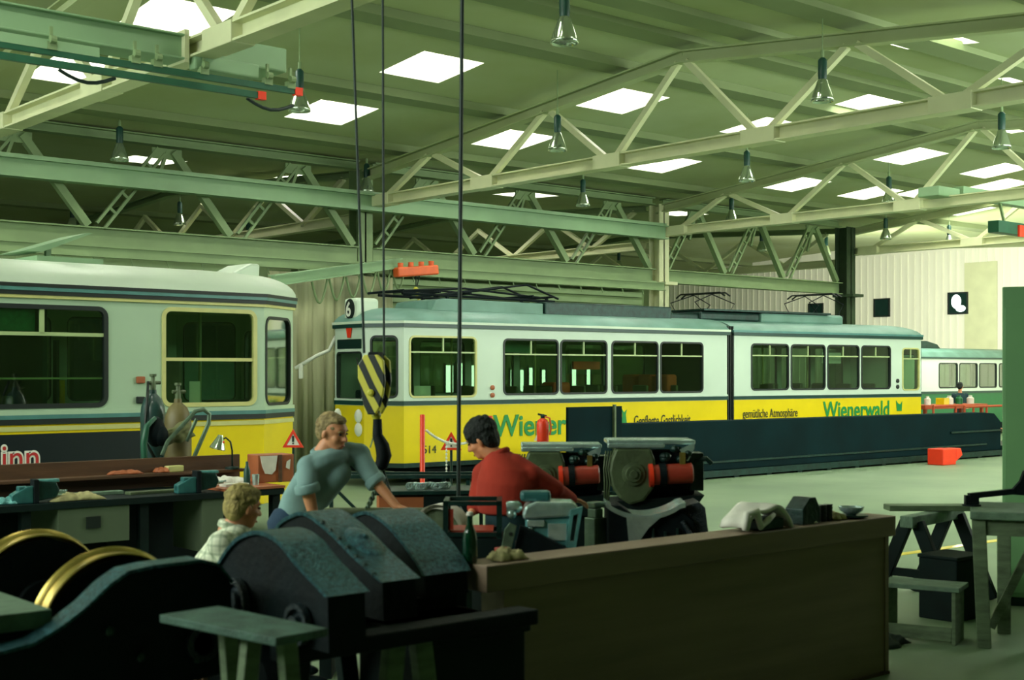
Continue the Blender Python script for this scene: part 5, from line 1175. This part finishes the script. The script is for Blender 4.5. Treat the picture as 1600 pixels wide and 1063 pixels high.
# parts table between the two men
P = at_d(655, 768, 10.4); root = empty('parts_table', (P.x, P.y, 0), ROLL + R(8)); z = P.z; tag(root, 'dark parts table with rusty panel standing between the two men', 'table')
f = MB(); f.box(-.35, .42, -.2, .3, z - .01, z + .02); f.build('top', 'metal_dark', root, bevel=.004)
f = MB(); f.box(-.32, .02, -.18, .28, z - .3, z - .03); f.build('rusty_panel', 'wood_orange', root)
f = MB(); f.box(.02, .40, -.18, .28, z - .3, z - .01); f.build('dark_panel', 'bench_dark', root)
for x in (-.3, .36): f = MB(); f.box(x, x + .05, -.15, .25, 0, z - .3); f.build('leg', 'bench_dark', root)
f = MB(); rr = random.Random(5)
for k in range(16): f.tube([(-.1 + .3 * rr.random() + .025 * math.cos(t), -.05 + .02 * math.sin(t * 2), z + .035 + .025 * math.sin(t)) for t in [R(60 * q_) for q_ in range(7)]][:1] * 0 + [(-.08 + .02 * k + .025 * math.cos(R(60 * q_)), -.05 + .03 * math.sin(k), z + .045 + .025 * math.sin(R(60 * q_))) for q_ in range(6)], .008, 5, closed=True)
f.build('chain_heap', 'metal_bright', root)
# tubular lifting frame behind the men
root = empty('lifting_rig', at_d(610, 745, 10.9) * 1, ROLL); z0 = root.location.z; tag(root, 'thin dark tubular frame on the floor in front of the yellow tram nose', 'frame')
f = MB(); f.box(-.75, .75, -.02, .02, -.015, .015); f.box(-.75, .75, .3, .34, -.015, .015)
for x in (-.5, .42, .62): f.box(x, x + .03, 0, .03, -z0, 0)
for x in (-.72, .72): f.box(x, x + .03, -.02, .34, -.015, .015); f.box(x, x + .03, .31, .34, -z0, 0)
f.bar((-.5, 0, -.05), (-.1, 0, -.45), .025); f.box(-.5, .1, 0, .02, -.48, -.45)
f.build('tubes', 'metal_dark', root)
# workpiece the left man leans on
P = at_d(560, 812, 8.9); root = empty('axle_assembly', (P.x, P.y, 0), ROLL); z = P.z - .02; tag(root, 'dark axle workpiece the grey-haired man leans on', 'workpiece')
f = MB(); f.box(-.27, .42, -.1, .25, z - .25, z); f.build('block', 'bench_dark', root, bevel=.02)
f = MB(); f.lathe([(.05, -.27), (.06, -.2), (.06, .45), (.05, .5)], (.0, .1, z + .03), (1, 0, 0), 16); f.build('axle', 'metal_olive', root, smooth='auto')
for x in (-.25, .3): f = MB(); f.box(x, x + .08, -.08, .2, 0, z - .25); f.build('leg', 'bench_dark', root)

# ---- hook block, ropes
D = 9.2; ctr = at_d(586, 600, D); root = empty('hook_block', ctr, ROLL + R(-15)); tag(root, 'black and yellow striped hook block hanging on two thin ropes', 'hook block')
def hp(u, v, y=0): p = at_d(u, v, D); l = (u - 586) / FPX * D; return V(l, y, p.z - ctr.z)
def stripes():
    m = mat('hook_stripe', (214, 204, 70), .45, var=.1, scale=8); nt = m.node_tree; b = nt.nodes['Principled BSDF']; tc = nt.nodes.new('ShaderNodeTexCoord'); mp = nt.nodes.new('ShaderNodeMapping'); mp.inputs['Rotation'].default_value = (0, R(28), 0)
    wv = nt.nodes.new('ShaderNodeTexWave'); wv.bands_direction = 'X'; wv.inputs['Scale'].default_value = 3.4; wv.inputs['Distortion'].default_value = .8; nt.links.new(tc.outputs['Object'], mp.inputs[0]); nt.links.new(mp.outputs[0], wv.inputs['Vector'])
    r = nt.nodes.new('ShaderNodeValToRGB'); r.color_ramp.elements[0].position = .48; r.color_ramp.elements[1].position = .54; r.color_ramp.elements[0].color = lin((10, 26, 22)); r.color_ramp.elements[1].color = lin((206, 198, 70)); nt.links.new(wv.outputs['Fac'], r.inputs[0]); nt.links.new(r.outputs[0], b.inputs['Base Color'])
stripes()
prof = [(-.055, .2), (.045, .2), (.088, .16), (.098, .02), (.085, -.07), (.06, -.16), (.03, -.21), (-.035, -.21), (-.06, -.15), (-.075, -.05), (-.1, .04), (-.1, .13)]
for y0, y1, m in ((-.075, -.045, 'hook_stripe'), (.045, .075, 'hook_stripe')):
    f = MB(); f.prism(prof, lambda p: V(p[0], y0, p[1]), lambda p: V(p[0], y1, p[1])); f.build('cheek_plate', m, root, bevel=.008)
f = MB(); f.prism([(-.03, .22), (.04, .22), (.07, .1), (.06, -.1), (-.05, -.1), (-.07, .1)], lambda p: V(p[0], -.045, p[1]), lambda p: V(p[0], .045, p[1])); f.build('core', 'iron_side', root)
for y in (-.02, .02): f = MB(); f.lathe([(.085, -.012), (.07, 0), (.085, .012)], (0, y, .08), (0, 1, 0), 24); f.build('sheave', 'metal_dark', root, smooth='auto')
f = MB(); f.lathe([(.02, 0), (.025, .012), (.012, .02)], (0, -.075, -.06), (0, -1, 0), 12); f.build('axle_pin', 'hook_yellow', root)
f = MB(); f.lathe([(.03, 0), (.035, -.02), (.022, -.05), (.02, -.1)], (.01, 0, -.2)); f.build('swivel', 'hook_yellow', root)
f = MB(); pts = [hp(590, 655), hp(590, 680), hp(598, 697), hp(601, 712), hp(597, 726), hp(587, 732), hp(577, 728), hp(572, 718)]; f.tube(pts, [.03, .036, .05, .054, .048, .038, .028, .012], 12); f.build('hook', 'iron_side', root, smooth=True)
f = MB(); f.bar(hp(578, 700), hp(588, 668), .008); f.build('safety_latch', 'metal_grey', root)
root = empty('crane_trolley', at_d(590, -60, D)); root.location.z = 5.2; tag(root, 'crane trolley above the picture holding the hook ropes', 'trolley')
f = MB(); f.box(-.5, .5, -.3, .3, 0, .35); f.box(-.6, .6, -.35, -.25, .3, .45); f.box(-.6, .6, .25, .35, .3, .45); f.build('frame', 'steel_mint', root, bevel=.02)
f = MB(); f.lathe([(.16, -.3), (.16, .3)], (0, 0, .1), (1, 0, 0), 20); f.build('drum', 'metal_dark', root)
def rope(name, p, q, r, label):
    p, q = Vector(p), Vector(q); f = MB(); f.tube([V(0, 0, 0), q - p], r, 8); return tag(f.build(name, 'rope', None, loc=p), label, 'rope')
zt = 5.2
def up(u0, v0, u1, v1, d): a, b = at_d(u0, v0, d), at_d(u1, v1, d); t = (zt - a.z) / (b.z - a.z); return a, a.lerp(b, t)
a, b = up(569, 552, 550, 0, D); rope('steel_rope', a, b, .0095, 'left thin rope of the hook block, slanting')
a, b = up(600, 556, 598, 0, D); rope('steel_rope', a, b, .0085, 'right thin rope of the hook block, upright')
a, b = up(716, 792, 722, 0, 8.9); rope('lifting_rope', a, b, .014, 'thick dark lifting rope right of the hook, reaching down behind the green bottle')
f = MB(); f.box(-.25, .25, -.2, .2, 0, .3); tag(f.build('rope_hoist', 'steel_mint', None, bevel=.02, loc=b), 'hoist above the picture holding the thick lifting rope', 'hoist')
P = at_d(716, 792, 8.9); f = MB(); f.lathe([(.02, 0), (.035, -.03), (.035, -.12), (.02, -.14)], n=12); f.box(-.1, .1, -.08, .08, -P.z, -.14); tag(f.build('lifting_eye', 'metal_dark', None, loc=P), 'dark lifting eye and block at the foot of the thick rope', 'lifting eye')
# twisted sling
root = empty('twisted_sling', hp(590, 728) * 0 + at_d(597, 728, D)); tag(root, 'twisted wire sling hanging from the crane hook', 'sling'); b = at_d(568, 806, D - .25) - root.location
for ph in (0, PI):
    f = MB(); pts = []
    for k in range(50):
        t = k / 49; c = b * t + V(.02 * math.sin(PI * t), 0, 0); pts.append(c + V(math.cos(t * 32 + ph) * .011, math.sin(t * 32 + ph) * .011, 0))
    f.tube(pts, .011, 6); f.build('strand', 'metal_grey', root, smooth=True)
b2 = at_d(622, 800, D - .1) - root.location
f = MB(); f.tube([(0, 0, 0), b2 * .5 + V(0, 0, -.02), b2], .009, 6); f.build('second_leg', 'rope', root, smooth=True)

# ================================================================ PEOPLE
def vol(f, name, m, parent, voxel=.011, sm=5):
    o = f.build(name, m, parent, smooth=True); r = o.modifiers.new('remesh', 'REMESH'); r.mode = 'VOXEL'; r.voxel_size = voxel; r.use_smooth_shade = True
    s = o.modifiers.new('smooth', 'SMOOTH'); s.iterations = sm; s.factor = .5; return o
def rot_dir(yaw, pitch, roll=0): return (Euler((0, 0, yaw)).to_matrix() @ Euler((0, pitch, 0)).to_matrix() @ Euler((roll, 0, 0)).to_matrix())
def head(f, c, yaw, pitch, roll=0):           # face looks along local +x of the turned head
    Rm = rot_dir(yaw, pitch, roll); c = Vector(c)
    def e(p, r): f.ell(c + Rm @ Vector(p), r, Rm, 18, 12)
    e((-.012, 0, .03), (.098, .077, .092)); e((.018, 0, -.03), (.075, .062, .085)); e((.045, 0, -.085), (.042, .042, .03)); e((.06, 0, .035), (.034, .056, .03))
    for s in (-1, 1): e((.052, .036 * s, -.025), (.032, .026, .028)); e((-.012, .08 * s, -.012), (.018, .012, .032)); e((-.006, .084 * s, -.002), (.014, .008, .02))
    f.cap(c + Rm @ V(.088, 0, .02), c + Rm @ V(.112, 0, -.022), .010, .016, 10); e((.098, .012, -.028), (.012, .011, .009)); e((.098, -.012, -.028), (.012, .011, .009))
    e((.080, 0, -.062), (.018, .026, .008)); e((.078, 0, -.073), (.016, .022, .008))
    return Rm
def face_parts(root, c, Rm):
    c = Vector(c)
    for s in (-1, 1):
        f = MB(); f.ell(c + Rm @ V(.084, .031 * s, .010), (.009, .013, .007), Rm, 10, 8); f.build('eye', 'eye', root, smooth=True)
        f = MB(); f.tube([c + Rm @ V(.090, .016 * s, .029), c + Rm @ V(.089, .034 * s, .033), c + Rm @ V(.078, .050 * s, .027)], [.004, .005, .003], 6); f.build('eyebrow', 'hair_grey', root, smooth=True)
    f = MB(); f.ell(c + Rm @ V(.094, 0, -.067), (.006, .022, .006), Rm, 12, 8); f.build('lips', 'lip', root, smooth=True)
def hair(root, c, Rm, m, full=1.0, seed=1, bald=False):
    f = MB(); c = Vector(c); rr = random.Random(seed)
    def e(p, r): f.ell(c + Rm @ Vector(p), r, Rm, 16, 10)
    if not bald: e((-.02, 0, .052), (.1 * full, .083 * full, .082 * full)); e((.02, 0, .088), (.072, .066, .036 * full))
    else: e((-.03, 0, .045), (.088, .082, .078))
    e((-.055, 0, .0), (.062, .08 * full, .085 * full))
    for s in (-1, 1): e((-.03, .066 * s, .015), (.045, .02 * full, .05)); e((-.0, .074 * s, .012), (.016, .008, .03))
    for k in range(26):
        a = rr.uniform(0, 2 * PI); b = rr.uniform(-.1, 1.3)
        p = V(-.02 + .085 * math.cos(a) * math.cos(b), .075 * math.sin(a) * math.cos(b), .04 + .08 * math.sin(b)) * full
        if p.x > .05 and p.z < .1: continue
        if bald and p.x > .0: continue
        e(p, (.026, .02, .018))
    return vol(f, 'hair', m, root, .006, 2)
def hand(f, w, d, palm_n, scale=1.0, curl=.5, side=1):
    # wrist w, direction d of the fingers, palm normal, side = thumb side sign
    w, d, n = Vector(w), Vector(d).normalized(), Vector(palm_n).normalized(); x = d.cross(n).normalized() * side; s = scale
    Mx = Matrix((x, d, n)).transposed()
    f.ell(w + d * .045 * s, (.040 * s, .052 * s, .016 * s), Mx, 14, 10)
    for k, (off, L) in enumerate(((.03, .07), (.011, .078), (-.009, .072), (-.028, .056))):
        a = w + d * .082 * s + x * off * s; ang = curl * (.7 + .12 * k); L *= s
        b = a + (d * math.cos(ang * .5) + n * math.sin(ang * .5) + x * off * 1.2) * L * .45; c = b + (d * math.cos(ang * 1.2) + n * math.sin(ang * 1.2)) * L * .32; e = c + (d * math.cos(ang * 1.8) + n * math.sin(ang * 1.8)) * L * .26
        f.cap(a - d * .02, b, .0105 * s, .009 * s, 8); f.cap(b, c, .009 * s, .0082 * s, 8); f.cap(c, e, .0082 * s, .007 * s, 8)
    a = w + d * .025 * s + x * .028 * s; b = a + (x * .75 + d * .65 + n * .3) * .035 * s; c = b + (x * .35 + d * .9 + n * .4) * .03 * s
    f.cap(a, b, .014 * s, .0115 * s, 8); f.cap(b, c, .0115 * s, .009 * s, 8)

class Fig:
    def __init__(s, u, d, label, name='person'):
        p = at_d(u, HZ, d); s.u, s.d = u, d; s.root = empty(name, (p.x, p.y, 0), ROLL); tag(s.root, label, 'person')
    def p(s, u, v, dd=0):
        d = s.d + dd; return V((u - 800) / FPX * d - (s.u - 800) / FPX * s.d, dd, CAMH + (HZ - v) * d / FPX)

# --- man in the blue-grey shirt
F = Fig(480, 8.7, 'grey-haired man in blue-grey shirt leaning on both hands beside the crane hook')
sk = MB(); hc = F.p(521, 676, -.03); Rm = head(sk, hc, R(-32), R(14), R(4))
nb = F.p(507, 707, .0); sk.cap(hc + V(-.035, .02, -.07), nb + V(-.02, 0, -.02), .058, .07)
sR, eR, wR = F.p(482, 730, -.12), F.p(480, 763, -.19), F.p(490, 806, -.17)
sL, eL, wL = F.p(560, 712, .08), F.p(586, 752, .02), F.p(619, 791, -.04)
sk.cap(sR, eR, .05, .046); sk.cap(eR, wR, .052, .036); sk.cap(sL, eL, .05, .045); sk.cap(eL, wL, .045, .03)
hand(sk, wR, wR - eR + V(.04, 0, 0), V(.3, .2, -1), 1.0, .5, 1); hand(sk, wL, V(.9, -.05, -.25), V(0, 0, -1), 1.0, .35, 1)
ch = F.p(515, 728, -.02); ab = F.p(474, 790, .03); sk.loft([(F.p(466, 820, .05), (.10, 0, 0), (0, .08, 0)), (ab, (.09, 0, .03), (0, .08, 0)), (F.p(502, 738, 0), (.08, 0, .05), (.02, .10, 0)), (nb, (.045, 0, .02), (0, .05, 0))], 20)
kR, kL = F.p(468, 905, -.12), F.p(452, 905, .14); fR, fL = V(-.02, -.16, .09), V(-.14, .18, .09)
for k, ft in ((kR, fR), (kL, fL)): sk.cap(F.p(460, 835, .03), k, .08, .06); sk.cap(k, ft, .055, .04)
vol(sk, 'body', 'skin_red', F.root, .0085, 3); face_parts(F.root, hc, Rm); hair(F.root, hc + Rm @ V(-.012, 0, .0), Rm, 'hair_grey', .97, 3)
sh = MB(); sh.loft([(F.p(470, 806, .05), (.15, 0, .03), (0, .135, 0)), (F.p(474, 784, .04), (.165, 0, .04), (0, .15, 0)), (F.p(488, 756, .02), (.19, 0, .07), (.02, .17, 0)), (F.p(504, 732, .0), (.19, 0, .08), (.05, .185, 0)), (F.p(511, 714, .0), (.15, 0, .05), (.06, .165, 0)), (F.p(509, 702, .0), (.075, 0, .02), (0, .09, 0))], 24)
sh.cap(F.p(498, 722, -.07), sR, .08, .078); sh.cap(sR, eR + V(0, 0, .02), .078, .07); sh.cap(F.p(534, 706, .03), sL, .08, .085); sh.cap(sL, eL + V(-.02, 0, .03), .085, .064)
sh.cap(F.p(528, 740, -.03), F.p(500, 770, .0), .09, .11)
vol(sh, 'shirt', 'shirt_blue', F.root, .012, 5)
for e_, w_, r in ((eR, wR, .078), (eL, wL, .066)):
    f = MB(); d_ = (w_ - e_).normalized(); f.lathe([(r, -.03), (r + .006, -.01), (r + .006, .03), (r - .012, .034)], e_, d_, 20); vol(f, 'sleeve_cuff', 'shirt_blue', F.root, .009, 3)
f = MB(); f.tube([nb + V(-.075, -.03, .0), nb + V(-.01, -.085, -.01), nb + V(.06, -.06, -.03), nb + V(.09, -.02, -.06)], [.02, .022, .022, .012], 8); f.tube([nb + V(-.075, -.03, .0), nb + V(-.06, .06, .02), nb + V(.04, .07, .0), nb + V(.09, .0, -.05)], [.02, .022, .022, .012], 8); vol(f, 'collar', 'shirt_blue', F.root, .008, 2)
tr = MB(); tr.loft([(F.p(462, 786, .05), (.14, 0, .04), (0, .125, 0)), (F.p(456, 815, .05), (.165, 0, 0), (0, .14, 0)), (F.p(458, 850, .03), (.15, 0, 0), (0, .15, 0))], 20)
for k, ft in ((kR, fR), (kL, fL)): tr.cap(F.p(458, 840, .03), k, .115, .085); tr.cap(k, ft + V(0, 0, .02), .085, .07)
vol(tr, 'trousers', 'trousers_navy', F.root, .014, 4)
for ft in (fR, fL): f = MB(); f.ell(ft + V(.05, -.0, -.045), (.14, .055, .045)); f.build('shoe', 'iron_side', F.root, smooth=True)

# --- man in the red sweater, back to us
F = Fig(800, 8.5, 'dark-haired man in red sweater, seen from behind, bending over the work')
sk = MB(); hc = F.p(753, 687, .06); Rm = head(sk, hc, R(158), R(28), R(-6))
nb = F.p(778, 712, .02); sk.cap(hc + V(.03, -.02, -.06), nb + V(.02, 0, -.03), .058, .068)
sL, eL, wL = F.p(757, 742, .14), F.p(747, 782, .10), F.p(738, 800, .02)
sR, eR, wR = F.p(828, 742, -.02), F.p(866, 764, .06), F.p(892, 780, .22)
sk.cap(sL, eL, .05, .045); sk.cap(eL, wL, .045, .03); sk.cap(sR, eR, .05, .045); sk.cap(eR, wR, .045, .03)
hand(sk, wL, V(-.6, -.1, -.5), V(.3, 0, -1), 1, .6, -1); hand(sk, wR, V(.7, .5, -.2), V(0, 0, -1), 1, .6, 1)
sk.loft([(F.p(800, 850, .0), (.14, 0, 0), (0, .10, 0)), (F.p(800, 800, .0), (.13, 0, 0), (0, .10, 0)), (F.p(797, 740, .0), (.15, 0, 0), (0, .1, 0)), (nb, (.06, 0, 0), (0, .06, 0))], 20)
kR, kL = F.p(820, 950, .05), F.p(785, 950, .05); fR, fL = V(.10, .02, .09), V(-.12, .08, .09)
for k, ft in ((kR, fR), (kL, fL)): sk.cap(F.p(802, 865, .0), k, .08, .06); sk.cap(k, ft, .055, .04)
vol(sk, 'body', 'skin', F.root, .0085, 3); face_parts(F.root, hc, Rm); hair(F.root, hc, Rm, 'hair_black', 1.16, 8)
sh = MB(); sh.loft([(F.p(792, 803, .0), (.17, 0, 0), (0, .145, 0)), (F.p(790, 785, .0), (.19, 0, 0), (0, .16, 0)), (F.p(794, 755, .0), (.2, 0, -.02), (0, .16, 0)), (F.p(797, 727, .01), (.175, 0, -.03), (0, .14, .02)), (F.p(790, 711, .02), (.11, 0, -.03), (0, .1, .02)), (F.p(781, 704, .03), (.06, 0, 0), (0, .07, 0))], 24)
sh.cap(F.p(775, 722, .06), sL, .08, .085); sh.cap(sL, eL, .085, .07); sh.cap(eL, wL + (eL - wL) * .35, .068, .05); sh.cap(F.p(806, 728, .0), sR, .08, .08); sh.cap(sR, eR, .08, .066); sh.cap(eR, wR, .064, .046)
vol(sh, 'sweater', 'sweater_red', F.root, .012, 5)
f = MB(); ax = (F.p(790, 711, .02) - F.p(797, 727, .01)).normalized(); f.lathe([(.066, -.02), (.075, -.01), (.075, .012), (.06, .02)], nb + V(.01, 0, .01), (nb - F.p(790, 735, 0)).normalized(), 20); vol(f, 'collar', 'sweater_red', F.root, .009, 2)
tr = MB(); tr.loft([(F.p(794, 796, .0), (.15, 0, 0), (0, .125, 0)), (F.p(800, 850, .0), (.17, 0, 0), (0, .15, 0)), (F.p(802, 880, .0), (.165, 0, 0), (0, .14, 0))], 20)
for k, ft in ((kR, fR), (kL, fL)): tr.cap(F.p(802, 870, .0), k, .11, .085); tr.cap(k, ft + V(0, 0, .02), .085, .07)
vol(tr, 'trousers', 'overall_navy', F.root, .014, 4)
for ft in (fR, fL): f = MB(); f.ell(ft + V(-.02, .04, -.045), (.07, .13, .045)); f.build('shoe', 'iron_side', F.root, smooth=True)

# --- seated man in the plaid shirt
F = Fig(352, 7.5, 'blond man in white plaid shirt sitting low behind the gear cases')
sk = MB(); hc = F.p(380, 793, .0); Rm = head(sk, hc, R(42), R(12), 0)
nb = F.p(361, 824, .0); sk.cap(hc + V(-.03, 0, -.07), nb + V(-.01, 0, -.02), .058, .066)
sR, eR, wR = F.p(346, 852, -.17), F.p(385, 915, -.2), F.p(440, 925, -.05); sL, eL, wL = F.p(385, 862, .17), F.p(410, 910, .2), F.p(455, 920, .12)
for a, b, c in ((sR, eR, wR), (sL, eL, wL)): sk.cap(a, b, .048, .044); sk.cap(b, c, .044, .03); hand(sk, c, V(1, 0, 0), V(0, 0, -1), 1, .6, 1)
hp_ = F.p(338, 985, 0); sk.loft([(hp_, (.13, 0, 0), (0, .13, 0)), (F.p(342, 925, .0), (.10, 0, 0), (0, .12, 0)), (F.p(352, 865, 0), (.10, 0, 0), (0, .14, 0)), (nb, (.05, 0, 0), (0, .05, 0))], 20)
kn = [hp_ + V(.42, s * .12, .03) for s in (-1, 1)]; ft_ = [V(k.x + .04, k.y, .09) for k in kn]
for k, ft in zip(kn, ft_): sk.cap(hp_ + V(.03, k.y * .7, 0), k, .08, .06); sk.cap(k, ft, .055, .04)
vol(sk, 'body', 'skin_red', F.root, .0085, 3); face_parts(F.root, hc, Rm); hair(F.root, hc, Rm, 'hair_blond', 1.03, 5)
sh = MB(); sh.loft([(F.p(336, 985, .0), (.15, 0, 0), (0, .17, 0)), (F.p(336, 935, .0), (.17, 0, 0), (0, .18, 0)), (F.p(343, 890, .0), (.185, 0, .02), (0, .2, 0)), (F.p(351, 858, .0), (.17, 0, .05), (0, .21, 0)), (F.p(357, 834, .0), (.115, 0, .04), (0, .16, 0)), (F.p(361, 821, 0), (.065, 0, .02), (0, .08, 0))], 24)
for a, b, c, s in ((sR, eR, wR, -1), (sL, eL, wL, 1)): sh.cap(F.p(360, 848, .08 * s), a, .075, .082); sh.cap(a, b, .082, .066)
vol(sh, 'shirt', 'plaid', F.root, .012, 5)
f = MB(); f.lathe([(.062, -.02), (.072, -.012), (.07, .02), (.058, .024)], nb + V(-.005, 0, .01), (.25, 0, 1), 20); vol(f, 'collar', 'plaid', F.root, .008, 2)
tr = MB(); tr.ell(hp_, (.16, .18, .11))
for k, ft in zip(kn, ft_): tr.cap(hp_ + V(.03, k.y * .7, 0), k, .105, .085); tr.cap(k, ft, .085, .065)
vol(tr, 'trousers', 'overall_navy', F.root, .014, 4)
for ft in ft_: f = MB(); f.ell(ft + V(.05, 0, -.045), (.13, .05, .045)); f.build('shoe', 'iron_side', F.root, smooth=True)
hz_ = hp_.z - .09; root = empty('work_stool', F.root.matrix_world @ V(0, 0, 0) if 0 else F.root.location + Euler((0, 0, ROLL)).to_matrix() @ V(hp_.x, 0, 0), ROLL); tag(root, 'low stool under the seated blond man', 'stool')
f = MB(); f.lathe([(.16, hz_ - .04), (.17, hz_ - .02), (.16, hz_)], n=24); f.build('seat', 'wood_brown', root)
for k in range(4): a = PI / 4 + k * PI / 2; f = MB(); f.bar((.1 * math.cos(a), .1 * math.sin(a), hz_ - .04), (.18 * math.cos(a), .18 * math.sin(a), 0), .035); f.build('leg', 'wood_brown', root)

# --- distant figure in dark blue by the green tram
F = Fig(1500, 39.6, 'distant person in dark blue work clothes standing in front of the green tram')
sk = MB(); hc = F.p(1500, 594, 0); hc.z = 1.62; Rm = head(sk, hc, R(60), R(10), 0); sk.cap(hc + V(0, 0, -.06), V(0, 0, 1.4), .055, .065)
for s in (-1, 1): sk.cap(V(s * .19, 0, 1.36), V(s * .24, .02, 1.08), .05, .045); sk.cap(V(s * .24, .02, 1.08), V(s * .12, -.22, 1.0), .045, .03); hand(sk, V(s * .12, -.22, 1.0), V(-s * .2, -1, 0), V(0, 0, -1), 1, .4, s); sk.cap(V(s * .09, 0, .9), V(s * .1, 0, .1), .08, .045)
sk.loft([(V(0, 0, .9), (.15, 0, 0), (0, .1, 0)), (V(0, 0, 1.15), (.14, 0, 0), (0, .1, 0)), (V(0, 0, 1.36), (.17, 0, 0), (0, .09, 0)), (V(0, 0, 1.44), (.06, 0, 0), (0, .06, 0))])
vol(sk, 'body', 'skin', F.root, .012, 2); hair(F.root, hc, Rm, 'hair_black', 1.03, 2)
sh = MB(); sh.loft([(V(0, 0, .85), (.18, 0, 0), (0, .13, 0)), (V(0, 0, 1.1), (.17, 0, 0), (0, .13, 0)), (V(0, 0, 1.33), (.2, 0, 0), (0, .12, 0)), (V(0, 0, 1.44), (.08, 0, 0), (0, .08, 0))])
for s in (-1, 1): sh.cap(V(s * .19, 0, 1.36), V(s * .24, .02, 1.08), .075, .062); sh.cap(V(s * .24, .02, 1.08), V(s * .14, -.18, 1.01), .062, .045); sh.cap(V(s * .09, 0, .88), V(s * .1, 0, .12), .1, .075)
vol(sh, 'overalls', 'overall_navy', F.root, .018, 3)
for s in (-1, 1): f = MB(); f.ell((s * .1, -.05, .045), (.05, .13, .045)); f.build('shoe', 'iron_side', F.root, smooth=True)
